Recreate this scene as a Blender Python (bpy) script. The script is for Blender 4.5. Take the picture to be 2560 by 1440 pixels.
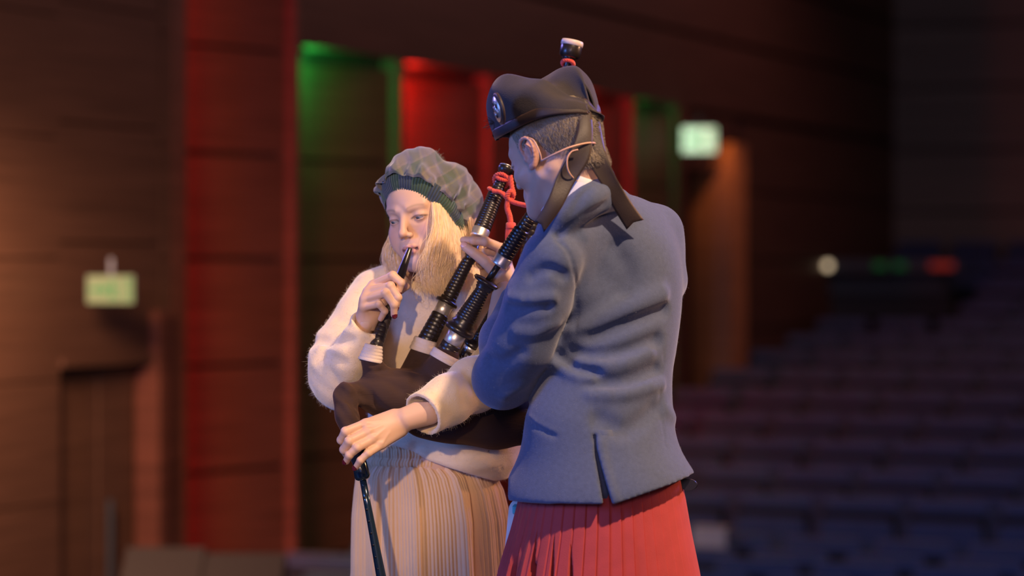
import bpy, math, random
import numpy as np
from mathutils import Vector, Matrix, Euler
random.seed(7); rng = np.random.default_rng(7)
for o in list(bpy.data.objects): bpy.data.objects.remove(o)
SC = bpy.context.scene; COL = SC.collection
FPX = 6780.0; CZ = 1.43; HOR = 660.0

# ------------------------------------------------------------------ camera
cam = bpy.data.cameras.new('camera'); cam_o = bpy.data.objects.new('camera', cam); COL.objects.link(cam_o)
cam.sensor_width = 36; cam.sensor_fit = 'HORIZONTAL'; cam.lens = FPX/2560*36
cam.shift_y = -60/2560
cam_o.location = (0, 0, CZ); cam_o.rotation_euler = (math.pi/2, 0, 0)
cam.clip_start = .1; cam.clip_end = 200
cam.dof.use_dof = True; cam.dof.focus_distance = 5.72; cam.dof.aperture_fstop = 1.85
SC.camera = cam_o

# ------------------------------------------------------------------ world, lights, exposure
w = bpy.data.worlds.new('world'); SC.world = w; w.use_nodes = True
w.node_tree.nodes['Background'].inputs[0].default_value = (.80, .58, .52, 1)
w.node_tree.nodes['Background'].inputs[1].default_value = .12
SC.view_settings.view_transform = 'Standard'; SC.view_settings.look = 'None'
SC.view_settings.exposure = 0.0; SC.view_settings.gamma = 1.0; SC.view_settings.use_curve_mapping = False

def lamp(kind, name, loc, target, power, color, size=.3, spot=40, blend=.5, size_y=None):
    l = bpy.data.lights.new(name, kind); l.energy = power; l.color = color
    o = bpy.data.objects.new(name, l); COL.objects.link(o); o.location = loc
    if target is not None:
        o.rotation_euler = (Vector(target)-Vector(loc)).to_track_quat('-Z', 'Y').to_euler()
    if kind == 'SPOT': l.spot_size = math.radians(spot); l.spot_blend = blend; l.shadow_soft_size = size
    elif kind == 'AREA':
        l.size = size
        if size_y: l.shape = 'RECTANGLE'; l.size_y = size_y
    else: l.shadow_soft_size = size
    return o
# stage lanterns: warm keys from the front of house, blue washes from the sides and behind, plus added helpers
lamp('SPOT', 'warm_key', (2.5, 2.6, 6.0), (.05, 5.7, 1.25), 2100, (1, .66, .41), .12, 30, .5)
kl = lamp('SPOT', 'woman_spot_left', (-1.0, .4, 2.5), (-.285, 6.0, 1.27), 660, (1, .66, .36), .06, 13, .5); kl.scale = (.44, 1, 1)  # added spot, beam squeezed to light the woman and spare the man's sleeve
lamp('AREA', 'blue_wash_left', (-4.2, 3.4, 2.0), (.1, 5.6, 1.2), 135, (.10, .27, 1), 1.2)
lamp('AREA', 'blue_wash_front', (-1.2, -1.5, 2.2), (.1, 5.7, 1.2), 46, (.18, .36, 1), 1.6)
lamp('AREA', 'warm_front_fill', (.3, -1.5, 2.9), (0, 5.7, 1.3), 58, (1, .60, .46), 1.2)  # soft fill added to warm the man's face, not a lantern
lamp('SPOT', 'blue_back_right', (3.4, 8.6, 3.4), (0, 5.8, 1.4), 420, (.16, .2, 1), .12, 34, .5)
lamp('SPOT', 'blue_back_left', (-3.2, 8.8, 3.6), (-.2, 5.9, 1.4), 300, (.3, .25, 1), .12, 34, .5)
lamp('SPOT', 'warm_low_right', (3.4, 6.5, 2.6), (-.1, 6.0, 1.1), 260, (1, .5, .25), .1, 30, .5)

# ------------------------------------------------------------------ helpers
def P(px, py, d): return np.array([(px-1280)/FPX*d, d, CZ+(HOR-py)/FPX*d])
def srgb(r, g, b):
    f = lambda c: (c/255/12.92 if c/255 <= .04045 else ((c/255+.055)/1.055)**2.4)
    return (f(r), f(g), f(b), 1)
def tag(o, label=None, cat=None, group=None, kind=None):
    if label: o['label'] = label
    if cat: o['category'] = cat
    if group: o['group'] = group
    if kind: o['kind'] = kind
    return o
def empty(name, loc=(0, 0, 0), label=None, cat=None, group=None, kind=None):
    o = bpy.data.objects.new(name, None); COL.objects.link(o); o.location = loc
    o.empty_display_size = .1
    return tag(o, label, cat, group, kind)
def mesh_from(name, V, polys, smooth=True):
    """V (n,3); polys: (k,4)/(k,3) array or a list of index lists"""
    me = bpy.data.meshes.new(name)
    V = np.asarray(V, dtype=np.float32)
    if isinstance(polys, np.ndarray) and polys.ndim == 2:
        k, m = polys.shape
        me.vertices.add(len(V)); me.vertices.foreach_set('co', V.ravel())
        me.loops.add(k*m); me.loops.foreach_set('vertex_index', polys.astype(np.int32).ravel())
        me.polygons.add(k); me.polygons.foreach_set('loop_start', np.arange(0, k*m, m, dtype=np.int32))
    else:
        me.from_pydata([tuple(v) for v in V.tolist()], [], [list(map(int, p)) for p in polys])
    me.update(calc_edges=True)
    if smooth: me.polygons.foreach_set('use_smooth', np.ones(len(me.polygons), dtype=bool))
    me.validate()
    return me
def link(name, me, m, parent=None, loc=None):
    """links a mesh as one object; children keep their world coordinates when the parent sits elsewhere"""
    o = bpy.data.objects.new(name, me); COL.objects.link(o)
    if m is not None:
        if len(me.materials) == 0: me.materials.append(m)
    if parent is not None:
        o.parent = parent
        off = Vector((0, 0, 0)); q = parent
        while q is not None: off += q.location; q = q.parent
        o.location = -off
    if loc is not None: o.location = loc
    return o
def setcol(me, C):
    a = me.color_attributes.new('tint', 'FLOAT_COLOR', 'POINT')
    C = np.concatenate([C, np.ones((len(C), 1))], 1).astype(np.float32) if C.shape[1] == 3 else C.astype(np.float32)
    a.data.foreach_set('color', C.ravel())

class MB:
    """collects simple solids into one mesh"""
    def __init__(s): s.v = []; s.f = []; s.n = 0
    def add(s, V, Fc):
        s.v.append(np.asarray(V, float)); s.f += [[i+s.n for i in f] for f in Fc]; s.n += len(V); return s
    def box(s, lo, hi, M=None, bev=0.0):
        x0, y0, z0 = lo; x1, y1, z1 = hi
        if bev <= 0:
            V = np.array([(x, y, z) for z in (z0, z1) for y in (y0, y1) for x in (x0, x1)], float)
            Fc = [(0, 2, 3, 1), (4, 5, 7, 6), (0, 1, 5, 4), (2, 6, 7, 3), (0, 4, 6, 2), (1, 3, 7, 5)]
        else:
            b = bev; V = []
            for z, q in ((z0, b), (z0+b, 0), (z1-b, 0), (z1, b)):
                a0, a1, c0, c1 = x0+q, x1-q, y0+q, y1-q
                V += [(a0+b, c0, z), (a1-b, c0, z), (a1, c0+b, z), (a1, c1-b, z), (a1-b, c1, z), (a0+b, c1, z), (a0, c1-b, z), (a0, c0+b, z)]
            V = np.array(V, float)
            Fc = [tuple(range(7, -1, -1)), tuple(range(24, 32))]
            for r in range(3):
                for i in range(8): Fc.append((r*8+i, r*8+(i+1) % 8, r*8+8+(i+1) % 8, r*8+8+i))
        if M is not None: V = V@np.array(M)[:3, :3].T+np.array(M)[:3, 3]
        return s.add(V, Fc)
    def prism(s, pts, z0, z1, M=None):
        n = len(pts); V = np.array([(x, y, z) for z in (z0, z1) for x, y in pts], float)
        Fc = [tuple(range(n-1, -1, -1)), tuple(range(n, 2*n))]+[(i, (i+1) % n, n+(i+1) % n, n+i) for i in range(n)]
        if M is not None: V = V@np.array(M)[:3, :3].T+np.array(M)[:3, 3]
        return s.add(V, Fc)
    def build(s, name, m, parent=None, smooth=False, loc=None):
        me = mesh_from(name, np.concatenate(s.v), s.f, smooth)
        return link(name, me, m, parent, loc)

def frame_of(d):
    d = np.asarray(d, float); d = d/np.linalg.norm(d)
    a = np.array([0, 0, 1.]) if abs(d[2]) < .9 else np.array([1., 0, 0])
    u = np.cross(d, a); u /= np.linalg.norm(u); v = np.cross(d, u)
    return u, v, d
def spline(pts, n):
    """Catmull-Rom through rows of pts (any width)"""
    p = np.asarray(pts, float)
    if len(p) == 2: t = np.linspace(0, 1, n)[:, None]; return p[0]*(1-t)+p[1]*t
    q = np.vstack([2*p[0]-p[1], p, 2*p[-1]-p[-2]]); k = len(p)-1
    T = np.linspace(0, k-1e-9, n); i = T.astype(int); t = (T-i)[:, None]
    a, b, c, d = q[i], q[i+1], q[i+2], q[i+3]
    return .5*((2*b)+(-a+c)*t+(2*a-5*b+4*c-d)*t*t+(-a+3*b-3*c+d)*t**3)
def tube(pts, r, sides=8, n0=0):
    """returns V, quads of a tube along pts (n,3) with radii r"""
    pts = np.asarray(pts, float); n = len(pts); r = np.broadcast_to(np.asarray(r, float), (n,))
    T = np.gradient(pts, axis=0); T /= np.linalg.norm(T, axis=1)[:, None]+1e-12
    u, v, _ = frame_of(T[0]); V = []
    a = np.arange(sides)*2*np.pi/sides
    for i in range(n):
        u = u-T[i]*np.dot(u, T[i]); u /= np.linalg.norm(u)+1e-12; v = np.cross(T[i], u)
        V.append(pts[i]+r[i]*(np.cos(a)[:, None]*u+np.sin(a)[:, None]*v))
    V = np.concatenate(V)
    i, j = np.meshgrid(np.arange(n-1), np.arange(sides), indexing='ij'); j2 = (j+1) % sides
    Q = np.stack([i*sides+j, i*sides+j2, (i+1)*sides+j2, (i+1)*sides+j], -1).reshape(-1, 4)
    return V, Q+n0
def tube_obj(name, pts, r, m, parent=None, sides=8, caps=True):
    V, Q = tube(pts, r, sides); L = Q.tolist(); n = len(pts)
    if caps: L = L+[list(range(sides-1, -1, -1)), list(range((n-1)*sides, n*sides))]
    me = mesh_from(name, V, L if caps else Q); return link(name, me, m, parent)
def lathe_obj(name, p0, p1, prof, m, parent=None, sides=24):
    """prof: list of (t along p0->p1 in 0..1, radius in metres)"""
    p0 = np.asarray(p0, float); p1 = np.asarray(p1, float); u, v, d = frame_of(p1-p0)
    a = np.arange(sides)*2*np.pi/sides; ring = np.cos(a)[:, None]*u+np.sin(a)[:, None]*v
    V = np.concatenate([p0+(p1-p0)*t+ring*max(r, 1e-5) for t, r in prof]); n = len(prof)
    i, j = np.meshgrid(np.arange(n-1), np.arange(sides), indexing='ij'); j2 = (j+1) % sides
    L = np.stack([i*sides+j, (i+1)*sides+j, (i+1)*sides+j2, i*sides+j2], -1).reshape(-1, 4).tolist()
    L += [list(range(sides)), list(range(n*sides-1, (n-1)*sides-1, -1))]
    me = mesh_from(name, V, L); o = link(name, me, m, parent)
    return o
def grid_obj(name, G, m, parent=None, close=False, thick=0.0):
    """G (r,c,3) grid surface; close wraps the columns; thick adds a solidify"""
    r, c = G.shape[:2]; cc = c if close else c-1
    i, j = np.meshgrid(np.arange(r-1), np.arange(cc), indexing='ij'); j2 = (j+1) % c
    Q = np.stack([i*c+j, i*c+j2, (i+1)*c+j2, (i+1)*c+j], -1).reshape(-1, 4)
    me = mesh_from(name, G.reshape(-1, 3), Q); o = link(name, me, m, parent)
    if thick: sm = o.modifiers.new('thickness', 'SOLIDIFY'); sm.thickness = thick; sm.offset = 0
    return o

# ------------------------------------------------------------------ signed distance fields
class Field:
    def __init__(s, lo, hi, h):
        s.h = h; s.lo = np.asarray(lo, np.float32); n = (np.ceil((np.asarray(hi)-np.asarray(lo))/h)+1).astype(int)
        s.n = n; s.ax = [(s.lo[i]+np.arange(n[i])*h).astype(np.float32) for i in range(3)]
        s.F = np.full(n, .2, np.float32)
    def box(s, lo, hi):
        a = np.clip(np.floor((np.asarray(lo)-s.lo)/s.h).astype(int), 0, s.n); b = np.clip(np.ceil((np.asarray(hi)-s.lo)/s.h).astype(int)+1, 0, s.n)
        sl = tuple(slice(a[i], b[i]) for i in range(3))
        X = s.ax[0][sl[0]][:, None, None]; Y = s.ax[1][sl[1]][None, :, None]; Z = s.ax[2][sl[2]][None, None, :]
        return sl, X, Y, Z
    def _mix(s, sl, D, k, op):
        A = s.F[sl]
        if A.size == 0: return
        if op == '+':
            s.F[sl] = np.minimum(A, D)-(np.maximum(k-np.abs(A-D), 0)**2/(4*k) if k > 0 else 0)
        else:
            D = -D; s.F[sl] = np.maximum(A, D)+(np.maximum(k-np.abs(A-D), 0)**2/(4*k) if k > 0 else 0)
    def ell(s, c, r, k=.01, R=None, op='+'):
        c = np.asarray(c, float); r = np.asarray(r, float)*np.ones(3); m = r.max()+k+3*s.h
        sl, X, Y, Z = s.box(c-m, c+m); x, y, z = X-c[0], Y-c[1], Z-c[2]
        if R is not None:
            R = np.asarray(R); x, y, z = (R[0, i]*x+R[1, i]*y+R[2, i]*z for i in range(3))
        k0 = np.sqrt((x/r[0])**2+(y/r[1])**2+(z/r[2])**2); k1 = np.sqrt((x/r[0]**2)**2+(y/r[1]**2)**2+(z/r[2]**2)**2)
        s._mix(sl, (k0*(k0-1)/np.maximum(k1, 1e-6)).astype(np.float32), k, op); return s
    def cone(s, a, b, ra, rb=None, k=.01, op='+', flat=None):
        """tapered capsule; flat=(axis vector, factor) squashes the distance along that axis"""
        rb = ra if rb is None else rb; a = np.asarray(a, float); b = np.asarray(b, float); m = max(ra, rb)+k+3*s.h
        sl, X, Y, Z = s.box(np.minimum(a, b)-m, np.maximum(a, b)+m); ab = b-a; L = ab@ab
        x, y, z = X-a[0], Y-a[1], Z-a[2]
        t = np.clip((x*ab[0]+y*ab[1]+z*ab[2])/max(L, 1e-9), 0, 1)
        x = x-t*ab[0]; y = y-t*ab[1]; z = z-t*ab[2]; D2 = x*x+y*y+z*z
        if flat is not None:
            n, q = flat; pr = x*n[0]+y*n[1]+z*n[2]; D2 = D2+(q*q-1)*pr*pr
        s._mix(sl, (np.sqrt(D2)-(ra+(rb-ra)*t)).astype(np.float32), k, op); return s
    def chain(s, pts, rs, k=.01, kin=None, op='+', flat=None):
        kin = k if kin is None else kin
        for i in range(len(pts)-1): s.cone(pts[i], pts[i+1], rs[i], rs[i+1], k, op, flat)
        return s
    def bump(s, pts, w, amp, n=None):
        """sculpt stroke: raises (amp > 0) or carves the surface near a polyline"""
        pts = np.asarray(pts, float)
        if n: pts = spline(pts, n)
        m = 2.6*w; sl, X, Y, Z = s.box(pts.min(0)-m, pts.max(0)+m); best = None
        if s.F[sl].size == 0: return s
        for i in range(max(len(pts)-1, 1)):
            a = pts[i]; b = pts[min(i+1, len(pts)-1)]; ab = b-a; L = max(ab@ab, 1e-9)
            x, y, z = X-a[0], Y-a[1], Z-a[2]; t = np.clip((x*ab[0]+y*ab[1]+z*ab[2])/L, 0, 1)
            D = (x-t*ab[0])**2+(y-t*ab[1])**2+(z-t*ab[2])**2; best = D if best is None else np.minimum(best, D)
        s.F[sl] -= (amp*np.exp(-best/(w*w))).astype(np.float32); return s
    def surf(s, px, py, d0=5.2, off=0.0):
        """depth at which the camera-side surface lies under an image point"""
        for d in np.arange(max(d0, float(s.ax[1][0])+.01), float(s.ax[1][-1]), .003):
            q = P(px, py, d); i = np.round((q-s.lo)/s.h).astype(int)
            if (i < 0).any() or (i >= s.n).any(): continue
            if s.F[tuple(i)] < 0: return d+off
        return None
    def stroke(s, pts, w, amp, n=9):
        """sculpt stroke drawn over the surface through image points"""
        q = spline(np.array([p[:2] for p in pts], float), n); out = []
        dd = [s.surf(*r) for r in q]; ok = [d for d in dd if d is not None]
        if not ok: return s
        for r, d in zip(q, dd):
            if d is not None: out.append(P(r[0], r[1], d))
        return s.bump(out, w, amp) if len(out) > 1 else s
    def apply(s, fn, lo=None, hi=None):
        lo = s.lo if lo is None else lo; hi = s.lo+s.n*s.h if hi is None else hi
        sl, X, Y, Z = s.box(lo, hi); s.F[sl] = fn(s.F[sl], X, Y, Z).astype(np.float32); return s
    def mesh(s):
        """surface nets"""
        F = s.F; sg = F < 0
        sg[0] = sg[-1] = False; sg[:, 0] = sg[:, -1] = False; sg[:, :, 0] = sg[:, :, -1] = False
        F = np.where(sg, F, np.maximum(F, 1e-6))
        c = np.zeros(np.array(F.shape)-1, np.uint8)
        for i in (0, 1):
            for j in (0, 1):
                for k in (0, 1):
                    c += sg[i:i+c.shape[0], j:j+c.shape[1], k:k+c.shape[2]]
        act = (c > 0) & (c < 8); I = np.argwhere(act); n = len(I)
        idx = np.full(c.shape, -1, np.int32); idx[act] = np.arange(n)
        CV = {}
        for i in (0, 1):
            for j in (0, 1):
                for k in (0, 1): CV[i, j, k] = F[I[:, 0]+i, I[:, 1]+j, I[:, 2]+k]
        acc = np.zeros((n, 3)); cnt = np.zeros(n)
        for ax in range(3):
            for u in (0, 1):
                for v in (0, 1):
                    p = [u, v]; p.insert(ax, 0); q = [u, v]; q.insert(ax, 1)
                    a, b = CV[tuple(p)], CV[tuple(q)]; msk = (a < 0) != (b < 0)
                    t = np.where(msk, a/np.where(msk, a-b, 1), 0)
                    pos = np.tile(np.array(p, float), (n, 1)); pos[:, ax] = t
                    acc += pos*msk[:, None]; cnt += msk
        V = s.lo+(I+acc/cnt[:, None])*s.h
        Qs = []
        for ax in range(3):
            o = [a for a in range(3) if a != ax]
            A = sg; sl0 = [slice(1, -1)]*3; sl0[ax] = slice(0, -1); sl1 = list(sl0); sl1[ax] = slice(1, None)
            # restrict so that the four neighbouring cells exist
            a0 = A[tuple(sl0)]; a1 = A[tuple(sl1)]; E = np.argwhere(a0 != a1)
            if len(E) == 0: continue
            st = a0[tuple(E.T)]; base = E.copy()
            for a in range(3):
                if a != ax: base[:, a] += 1
            def cell(du, dv):
                q = base.copy(); q[:, o[0]] -= du; q[:, o[1]] -= dv; return idx[q[:, 0], q[:, 1], q[:, 2]]
            Q = np.stack([cell(1, 1), cell(0, 1), cell(0, 0), cell(1, 0)], 1)
            flip = ~st if ax != 1 else st
            Q[flip] = Q[flip][:, ::-1]; Qs.append(Q)
        Q = np.concatenate(Qs); Q = Q[(Q >= 0).all(1)]
        return V, Q
def relax(V, Q, it=2, lam=.5):
    E = np.concatenate([Q[:, [0, 1]], Q[:, [1, 2]], Q[:, [2, 3]], Q[:, [3, 0]]]); n = len(V)
    for _ in range(it):
        S = np.zeros_like(V); C = np.bincount(E.ravel(), minlength=n)
        for a in range(3): S[:, a] = np.bincount(E[:, 0], V[E[:, 1], a], n)+np.bincount(E[:, 1], V[E[:, 0], a], n)
        V = V*(1-lam)+lam*S/np.maximum(C, 1)[:, None]
    return V
def sdf_obj(name, fld, m, parent=None, it=1, col=None, M=None):
    V, Q = fld.mesh(); V = relax(V, Q, it)
    C = col(V) if col else None
    if M is not None: V = V@M[:3, :3].T+M[:3, 3]
    me = mesh_from(name, V, Q)
    if C is not None: setcol(me, C)
    return link(name, me, m, parent)
def noise3(V, s, seed=0, octv=3):
    """cheap smooth pseudo noise in -1..1"""
    r = np.random.default_rng(seed); out = 0; amp = 1; tot = 0
    for o in range(octv):
        a = 0
        for _ in range(4):
            k = r.normal(size=3)*s*(2**o); a = a+np.sin(V@k+r.uniform(0, 6.28))
        out = out+amp*a/2.2; tot += amp; amp *= .5
    return out/tot

# ------------------------------------------------------------------ materials
MATS = {}
def mat(name, col, rough=.6, metal=0, spec=.5, sheen=0, bump=0, bscale=200, bstretch=(1, 1, 1), var=0, vscale=8, vstretch=(1, 1, 1), emis=None, estr=0, coat=0, sss=0, attr=False, bdist=.002, sheen_tint=(1, 1, 1, 1)):
    if name in MATS: return MATS[name]
    m = bpy.data.materials.new(name); MATS[name] = m; m.use_nodes = True
    nt = m.node_tree; N = nt.nodes; L = nt.links; b = N['Principled BSDF']
    b.inputs['Base Color'].default_value = col; b.inputs['Roughness'].default_value = rough; b.inputs['Metallic'].default_value = metal
    b.inputs['Specular IOR Level'].default_value = spec
    if sheen: b.inputs['Sheen Weight'].default_value = sheen; b.inputs['Sheen Roughness'].default_value = .45; b.inputs['Sheen Tint'].default_value = sheen_tint
    if coat: b.inputs['Coat Weight'].default_value = coat; b.inputs['Coat Roughness'].default_value = .12
    if sss:
        b.inputs['Subsurface Weight'].default_value = sss; b.inputs['Subsurface Scale'].default_value = .006
        b.inputs['Subsurface Radius'].default_value = (1, .35, .18)
    if emis: b.inputs['Emission Color'].default_value = emis; b.inputs['Emission Strength'].default_value = estr
    src = None
    if attr:
        a = N.new('ShaderNodeAttribute'); a.attribute_name = 'tint'; src = a.outputs['Color']
    if var or bump: tc = N.new('ShaderNodeTexCoord')
    if var:
        mp = N.new('ShaderNodeMapping'); mp.inputs['Scale'].default_value = vstretch; L.new(tc.outputs['Object'], mp.inputs[0])
        nz = N.new('ShaderNodeTexNoise'); nz.inputs['Scale'].default_value = vscale; nz.inputs['Detail'].default_value = 5; L.new(mp.outputs[0], nz.inputs[0])
        mr = N.new('ShaderNodeMapRange'); mr.inputs[1].default_value = .25; mr.inputs[2].default_value = .75; mr.inputs[3].default_value = 1-var; mr.inputs[4].default_value = 1+var
        L.new(nz.outputs[0], mr.inputs[0])
        mx = N.new('ShaderNodeMix'); mx.data_type = 'RGBA'; mx.blend_type = 'MULTIPLY'; mx.inputs[0].default_value = 1
        if src: L.new(src, mx.inputs[6])
        else: mx.inputs[6].default_value = col
        L.new(mr.outputs[0], mx.inputs[7]); src = mx.outputs[2]
    if src: L.new(src, b.inputs['Base Color'])
    if bump:
        mp = N.new('ShaderNodeMapping'); mp.inputs['Scale'].default_value = bstretch; L.new(tc.outputs['Object'], mp.inputs[0])
        nz = N.new('ShaderNodeTexNoise'); nz.inputs['Scale'].default_value = bscale; nz.inputs['Detail'].default_value = 3; L.new(mp.outputs[0], nz.inputs[0])
        bp = N.new('ShaderNodeBump'); bp.inputs['Strength'].default_value = bump; bp.inputs['Distance'].default_value = bdist
        L.new(nz.outputs[0], bp.inputs['Height']); L.new(bp.outputs[0], b.inputs['Normal'])
    return m

# ================================================================== THE HALL
TH = math.radians(23); HC, HS = math.cos(TH), math.sin(TH); WX = -7.73
def H(u, v, z=0.0):       # hall frame: u out from the side wall, v along it; z world
    return np.array([WX+u*HC+v*HS, -u*HS+v*HC, z])
HM = np.array([[HC, HS, 0, WX], [-HS, HC, 0, 0], [0, 0, 1, 0], [0, 0, 0, 1.]])
FLOORZ = -1.15; LEDGE = CZ+1.25
m_wood = mat('stained_wood', srgb(112, 66, 54), .45, spec=.35, bump=.25, bscale=6, bstretch=(2, 2, 60), var=.35, vscale=2.2, vstretch=(.6, .6, 22), bdist=.01)
m_wood2 = mat('stained_wood_dark', srgb(94, 66, 56), .5, spec=.3, var=.3, vscale=2.2, vstretch=(.6, .6, 22))
m_backwall = mat('dark_slate_boards', srgb(135, 122, 104), .8, var=.25, vscale=2, vstretch=(.3, .3, 9))
m_black = mat('black_paint', srgb(30, 28, 28), .6)
m_gap = mat('shadow_backing', srgb(60, 44, 40), .9)
m_floor = mat('dark_carpet', srgb(22, 20, 26), .95, var=.2, vscale=20)
m_stage = mat('black_stage_floor', srgb(38, 36, 38), .55, var=.2, vscale=6)
m_steel = mat('grey_painted_steel', srgb(90, 95, 105), .4, metal=.5)

MB().box((-12, 11.2, FLOORZ-.2), (18, 46, FLOORZ)).build('floor', m_floor)['kind'] = 'structure'
st = MB().box((-9, -4, -.25), (9, 10.6, 0)).build('stage_floor', m_stage); st['kind'] = 'structure'
MB().box((-9, 10.45, FLOORZ), (9, 10.6, -.25)).build('trim_1', m_black)['kind'] = 'structure'
MB().box((-14, -4, 7.2), (20, 46, 7.4)).build('ceiling', m_black)['kind'] = 'structure'

# side wall: bays between fins; every bay is a stack of separate boards
VB = [None]
def v_at(px):            # v where the wall line crosses an image column
    t = (px-1280)/FPX; return (7.73/(.4245-t))/HC
VE = [v_at(x) for x in (468, 752, 1010, 1238, 1440, 1590, 1702)]
wall = empty('wall_left', tuple(H(0, 14, FLOORZ)), kind='structure')
MB().box((-1.25, 6, FLOORZ), (-1.05, 34, 7.2), HM).build('wall_backing', m_gap, wall)
BOARD = .585
Z0 = CZ+(660-1180)/FPX*14.9-2*BOARD      # joint heights seen on the first bay
def boards(v0, v1, uA, uB, ztop, zbot=FLOORZ, m=m_wood, thick=.05, gap=.012):
    """stack of boards running from (v0,uA) to (v1,uB)"""
    z = Z0-2*BOARD
    while z < ztop:
        a, b = max(z+gap, zbot), min(z+BOARD-gap, ztop)
        if b-a > .05:
            pts = [(uA, v0), (uB, v1), (uB-thick, v1), (uA-thick, v0)]
            MB().prism(pts, a, b, HM).build('panel', m, wall)
        z += BOARD
    MB().prism([(uA-.06, v0), (uB-.06, v1), (uB-.09, v1), (uA-.09, v0)], zbot, ztop, HM).build('panel_backing', m_gap, wall)
def fin(v0, v1, u0, u1, ztop, zbot=FLOORZ, m=m_wood):
    MB().box((u0, v0, zbot), (u1, v1, ztop), HM, .008).build('fin', m, wall)
RED, GREEN = (1, .045, .03), (.03, 1, .16)
REC = -.42
bays = [(0, 7.2, RED, 0.0), (1, LEDGE, GREEN, 1), (2, LEDGE, RED, 1), (3, LEDGE, RED, .35), (4, LEDGE, RED, 1), (5, LEDGE, GREEN, .6)]
# continuous upper wall above the ledge, from the first lit niche to the back wall
vend = (7.73/(.4245-(2235-1280)/FPX))/HC
for k in range(8):
    z = LEDGE+k*BOARD
    if z > 7: break
    MB().box((-.1, VE[1]-.02, z+(.02 if k else 0)), (0, vend, min(z+BOARD-.02, 7.2)), HM).build('panel', m_wood2, wall)
MB().box((-.25, VE[1], LEDGE+.05), (-.1, vend, 7.2), HM).build('panel_backing', m_gap, wall)
MB().box((-1.05, VE[1], LEDGE-.0), (-.1, vend, LEDGE+.05), HM).build('soffit', m_wood, wall)
m_led = {}
for nm, c in (('red', RED), ('green', GREEN)):
    m_led[nm] = mat('led_'+nm, (c[0], c[1], c[2], 1), .4, emis=(c[0], c[1], c[2], 1), estr=6)
for i, ztop, colr, amt in bays:
    v0, v1 = VE[i], VE[i+1]
    fin(v1-.07, v1, REC-.1, .0, ztop)
    boards(v0, v1-.07, REC, -.06, ztop, m=m_wood)
    # upright LED batten tucked behind the fin, washing the deep end of the niche
    l = bpy.data.lights.new('niche_batten', 'AREA'); l.shape = 'RECTANGLE'; l.size = .04; l.size_y = min(ztop, 4.4)-FLOORZ-.3
    l.energy = {0: 15, 1: .9, 2: 14, 3: 5, 4: 13, 5: .8}[i]; l.color = colr
    o = bpy.data.objects.new('niche_batten', l); COL.objects.link(o)
    q = H(-.14, v0+.05, (FLOORZ+min(ztop, 4.4))/2)
    dr = Vector(H(REC+.12, v0+.60, 0)-H(-.14, v0+.05, 0))
    o.location = q; o.rotation_euler = dr.to_track_quat('-Z', 'Y').to_euler()
    if amt:
        fx = empty('niche_uplight', tuple(H(REC+.3, v0+.16, LEDGE-.12)))
        nm = 'red' if colr is RED else 'green'
        where = {1: 'bright green lamp under the ledge, leftmost and nearest of the row', 2: 'bright red lamp under the ledge, next to the bright green one',
                 3: 'dim red lamp under the ledge behind the dark hat', 4: 'red lamp under the ledge just right of the dark hat', 5: 'faint green lamp under the ledge left of the white exit sign'}[i]
        tag(fx, where, 'wall light', 'coloured lamps under the wall ledge')
        uu, vv, zz = REC+.3, v0+.16, LEDGE-.05
        MB().box((uu-.05, vv-.05, zz-.02), (uu+.05, vv+.05, zz+.045), HM, .006).build('housing', m_black, fx)
        MB().box((uu-.04, vv+.05, zz-.015), (uu+.04, vv+.056, zz+.035), HM).build('lens', m_led[nm], fx)
        pl = lamp('POINT', 'niche_lamp', tuple(H(-.18, v0+.24, LEDGE-.075)), None, {1: 22, 2: 34, 3: 1.2, 4: 14, 5: 4}[i], colr, .05)
for u in ():
    pass
# near door section to the left of the first tall bay
fin(VE[0]-.16, VE[0], -.55, 0, 7.2)
vd0, vd1 = v_at(150), v_at(400)
boards(v_at(400)+.02, VE[0]-.16, 0, 0, 7.2, m=m_wood2, gap=.005)
fin(vd1-.1, vd1+.02, -.14, .05, .94+.25)
boards(6.4, vd0, 0, 0, 7.2, m=m_wood2, gap=.004)
for k in range(12):
    z = .95+k*BOARD
    if z > 7: break
    MB().box((-.06, vd0, z+.005), (0, vd1, min(z+BOARD-.005, 7.2)), HM).build('panel', m_wood2, wall)
door1 = empty('door_1', tuple(H(-.1, (vd0+vd1)/2, FLOORZ)), kind='structure')
vm = (vd0+vd1)/2
for a, b in ((vd0+.03, vm-.006), (vm+.006, vd1-.12)):
    MB().box((-.13, a, FLOORZ), (-.08, b, .93), HM, .006).build('door_leaf', m_wood2, door1)
MB().box((-.06, vm+.05, -.2), (-.03, vm+.075, .25), HM, .004).build('door_handle', m_steel, door1)
MB().box((-.12, vd0, .93), (.02, vd1, .97), HM).build('door_frame', m_wood2, door1)
# far door by the white exit sign
va, vb, vc = v_at(1702), v_at(1800), v_at(1850)
z_d2 = CZ+(660-425)/FPX*22
fin(va-.02, va+.12, -.3, 0, LEDGE)
MB().box((-.1, va+.12, z_d2), (-.04, vc, LEDGE), HM).build('panel', m_wood2, wall)
fin(vb+.12, vc, -.3, .06, CZ+.95*1.05, m=mat('lit_edge_wood', srgb(190, 130, 90), .5, var=.2, vscale=3, vstretch=(.6, .6, 9)))  # paler wood colour stands in for the orange light on this edge
door2 = empty('door_2', tuple(H(-.3, (va+vb)/2, FLOORZ)), kind='structure')
for a, b in ((va+.13, (va+vb)/2+.05), ((va+vb)/2+.06, vb+.11)):
    MB().box((-.36, a, FLOORZ), (-.3, b, z_d2), HM, .006).build('door_leaf', m_black, door2)
MB().box((-.3, va+.6, .6), (-.26, va+.63, 1.0), HM, .004).build('door_handle', m_steel, door2)
boards(vc, vend, 0, 0, LEDGE-.02, m=m_wood2)
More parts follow.
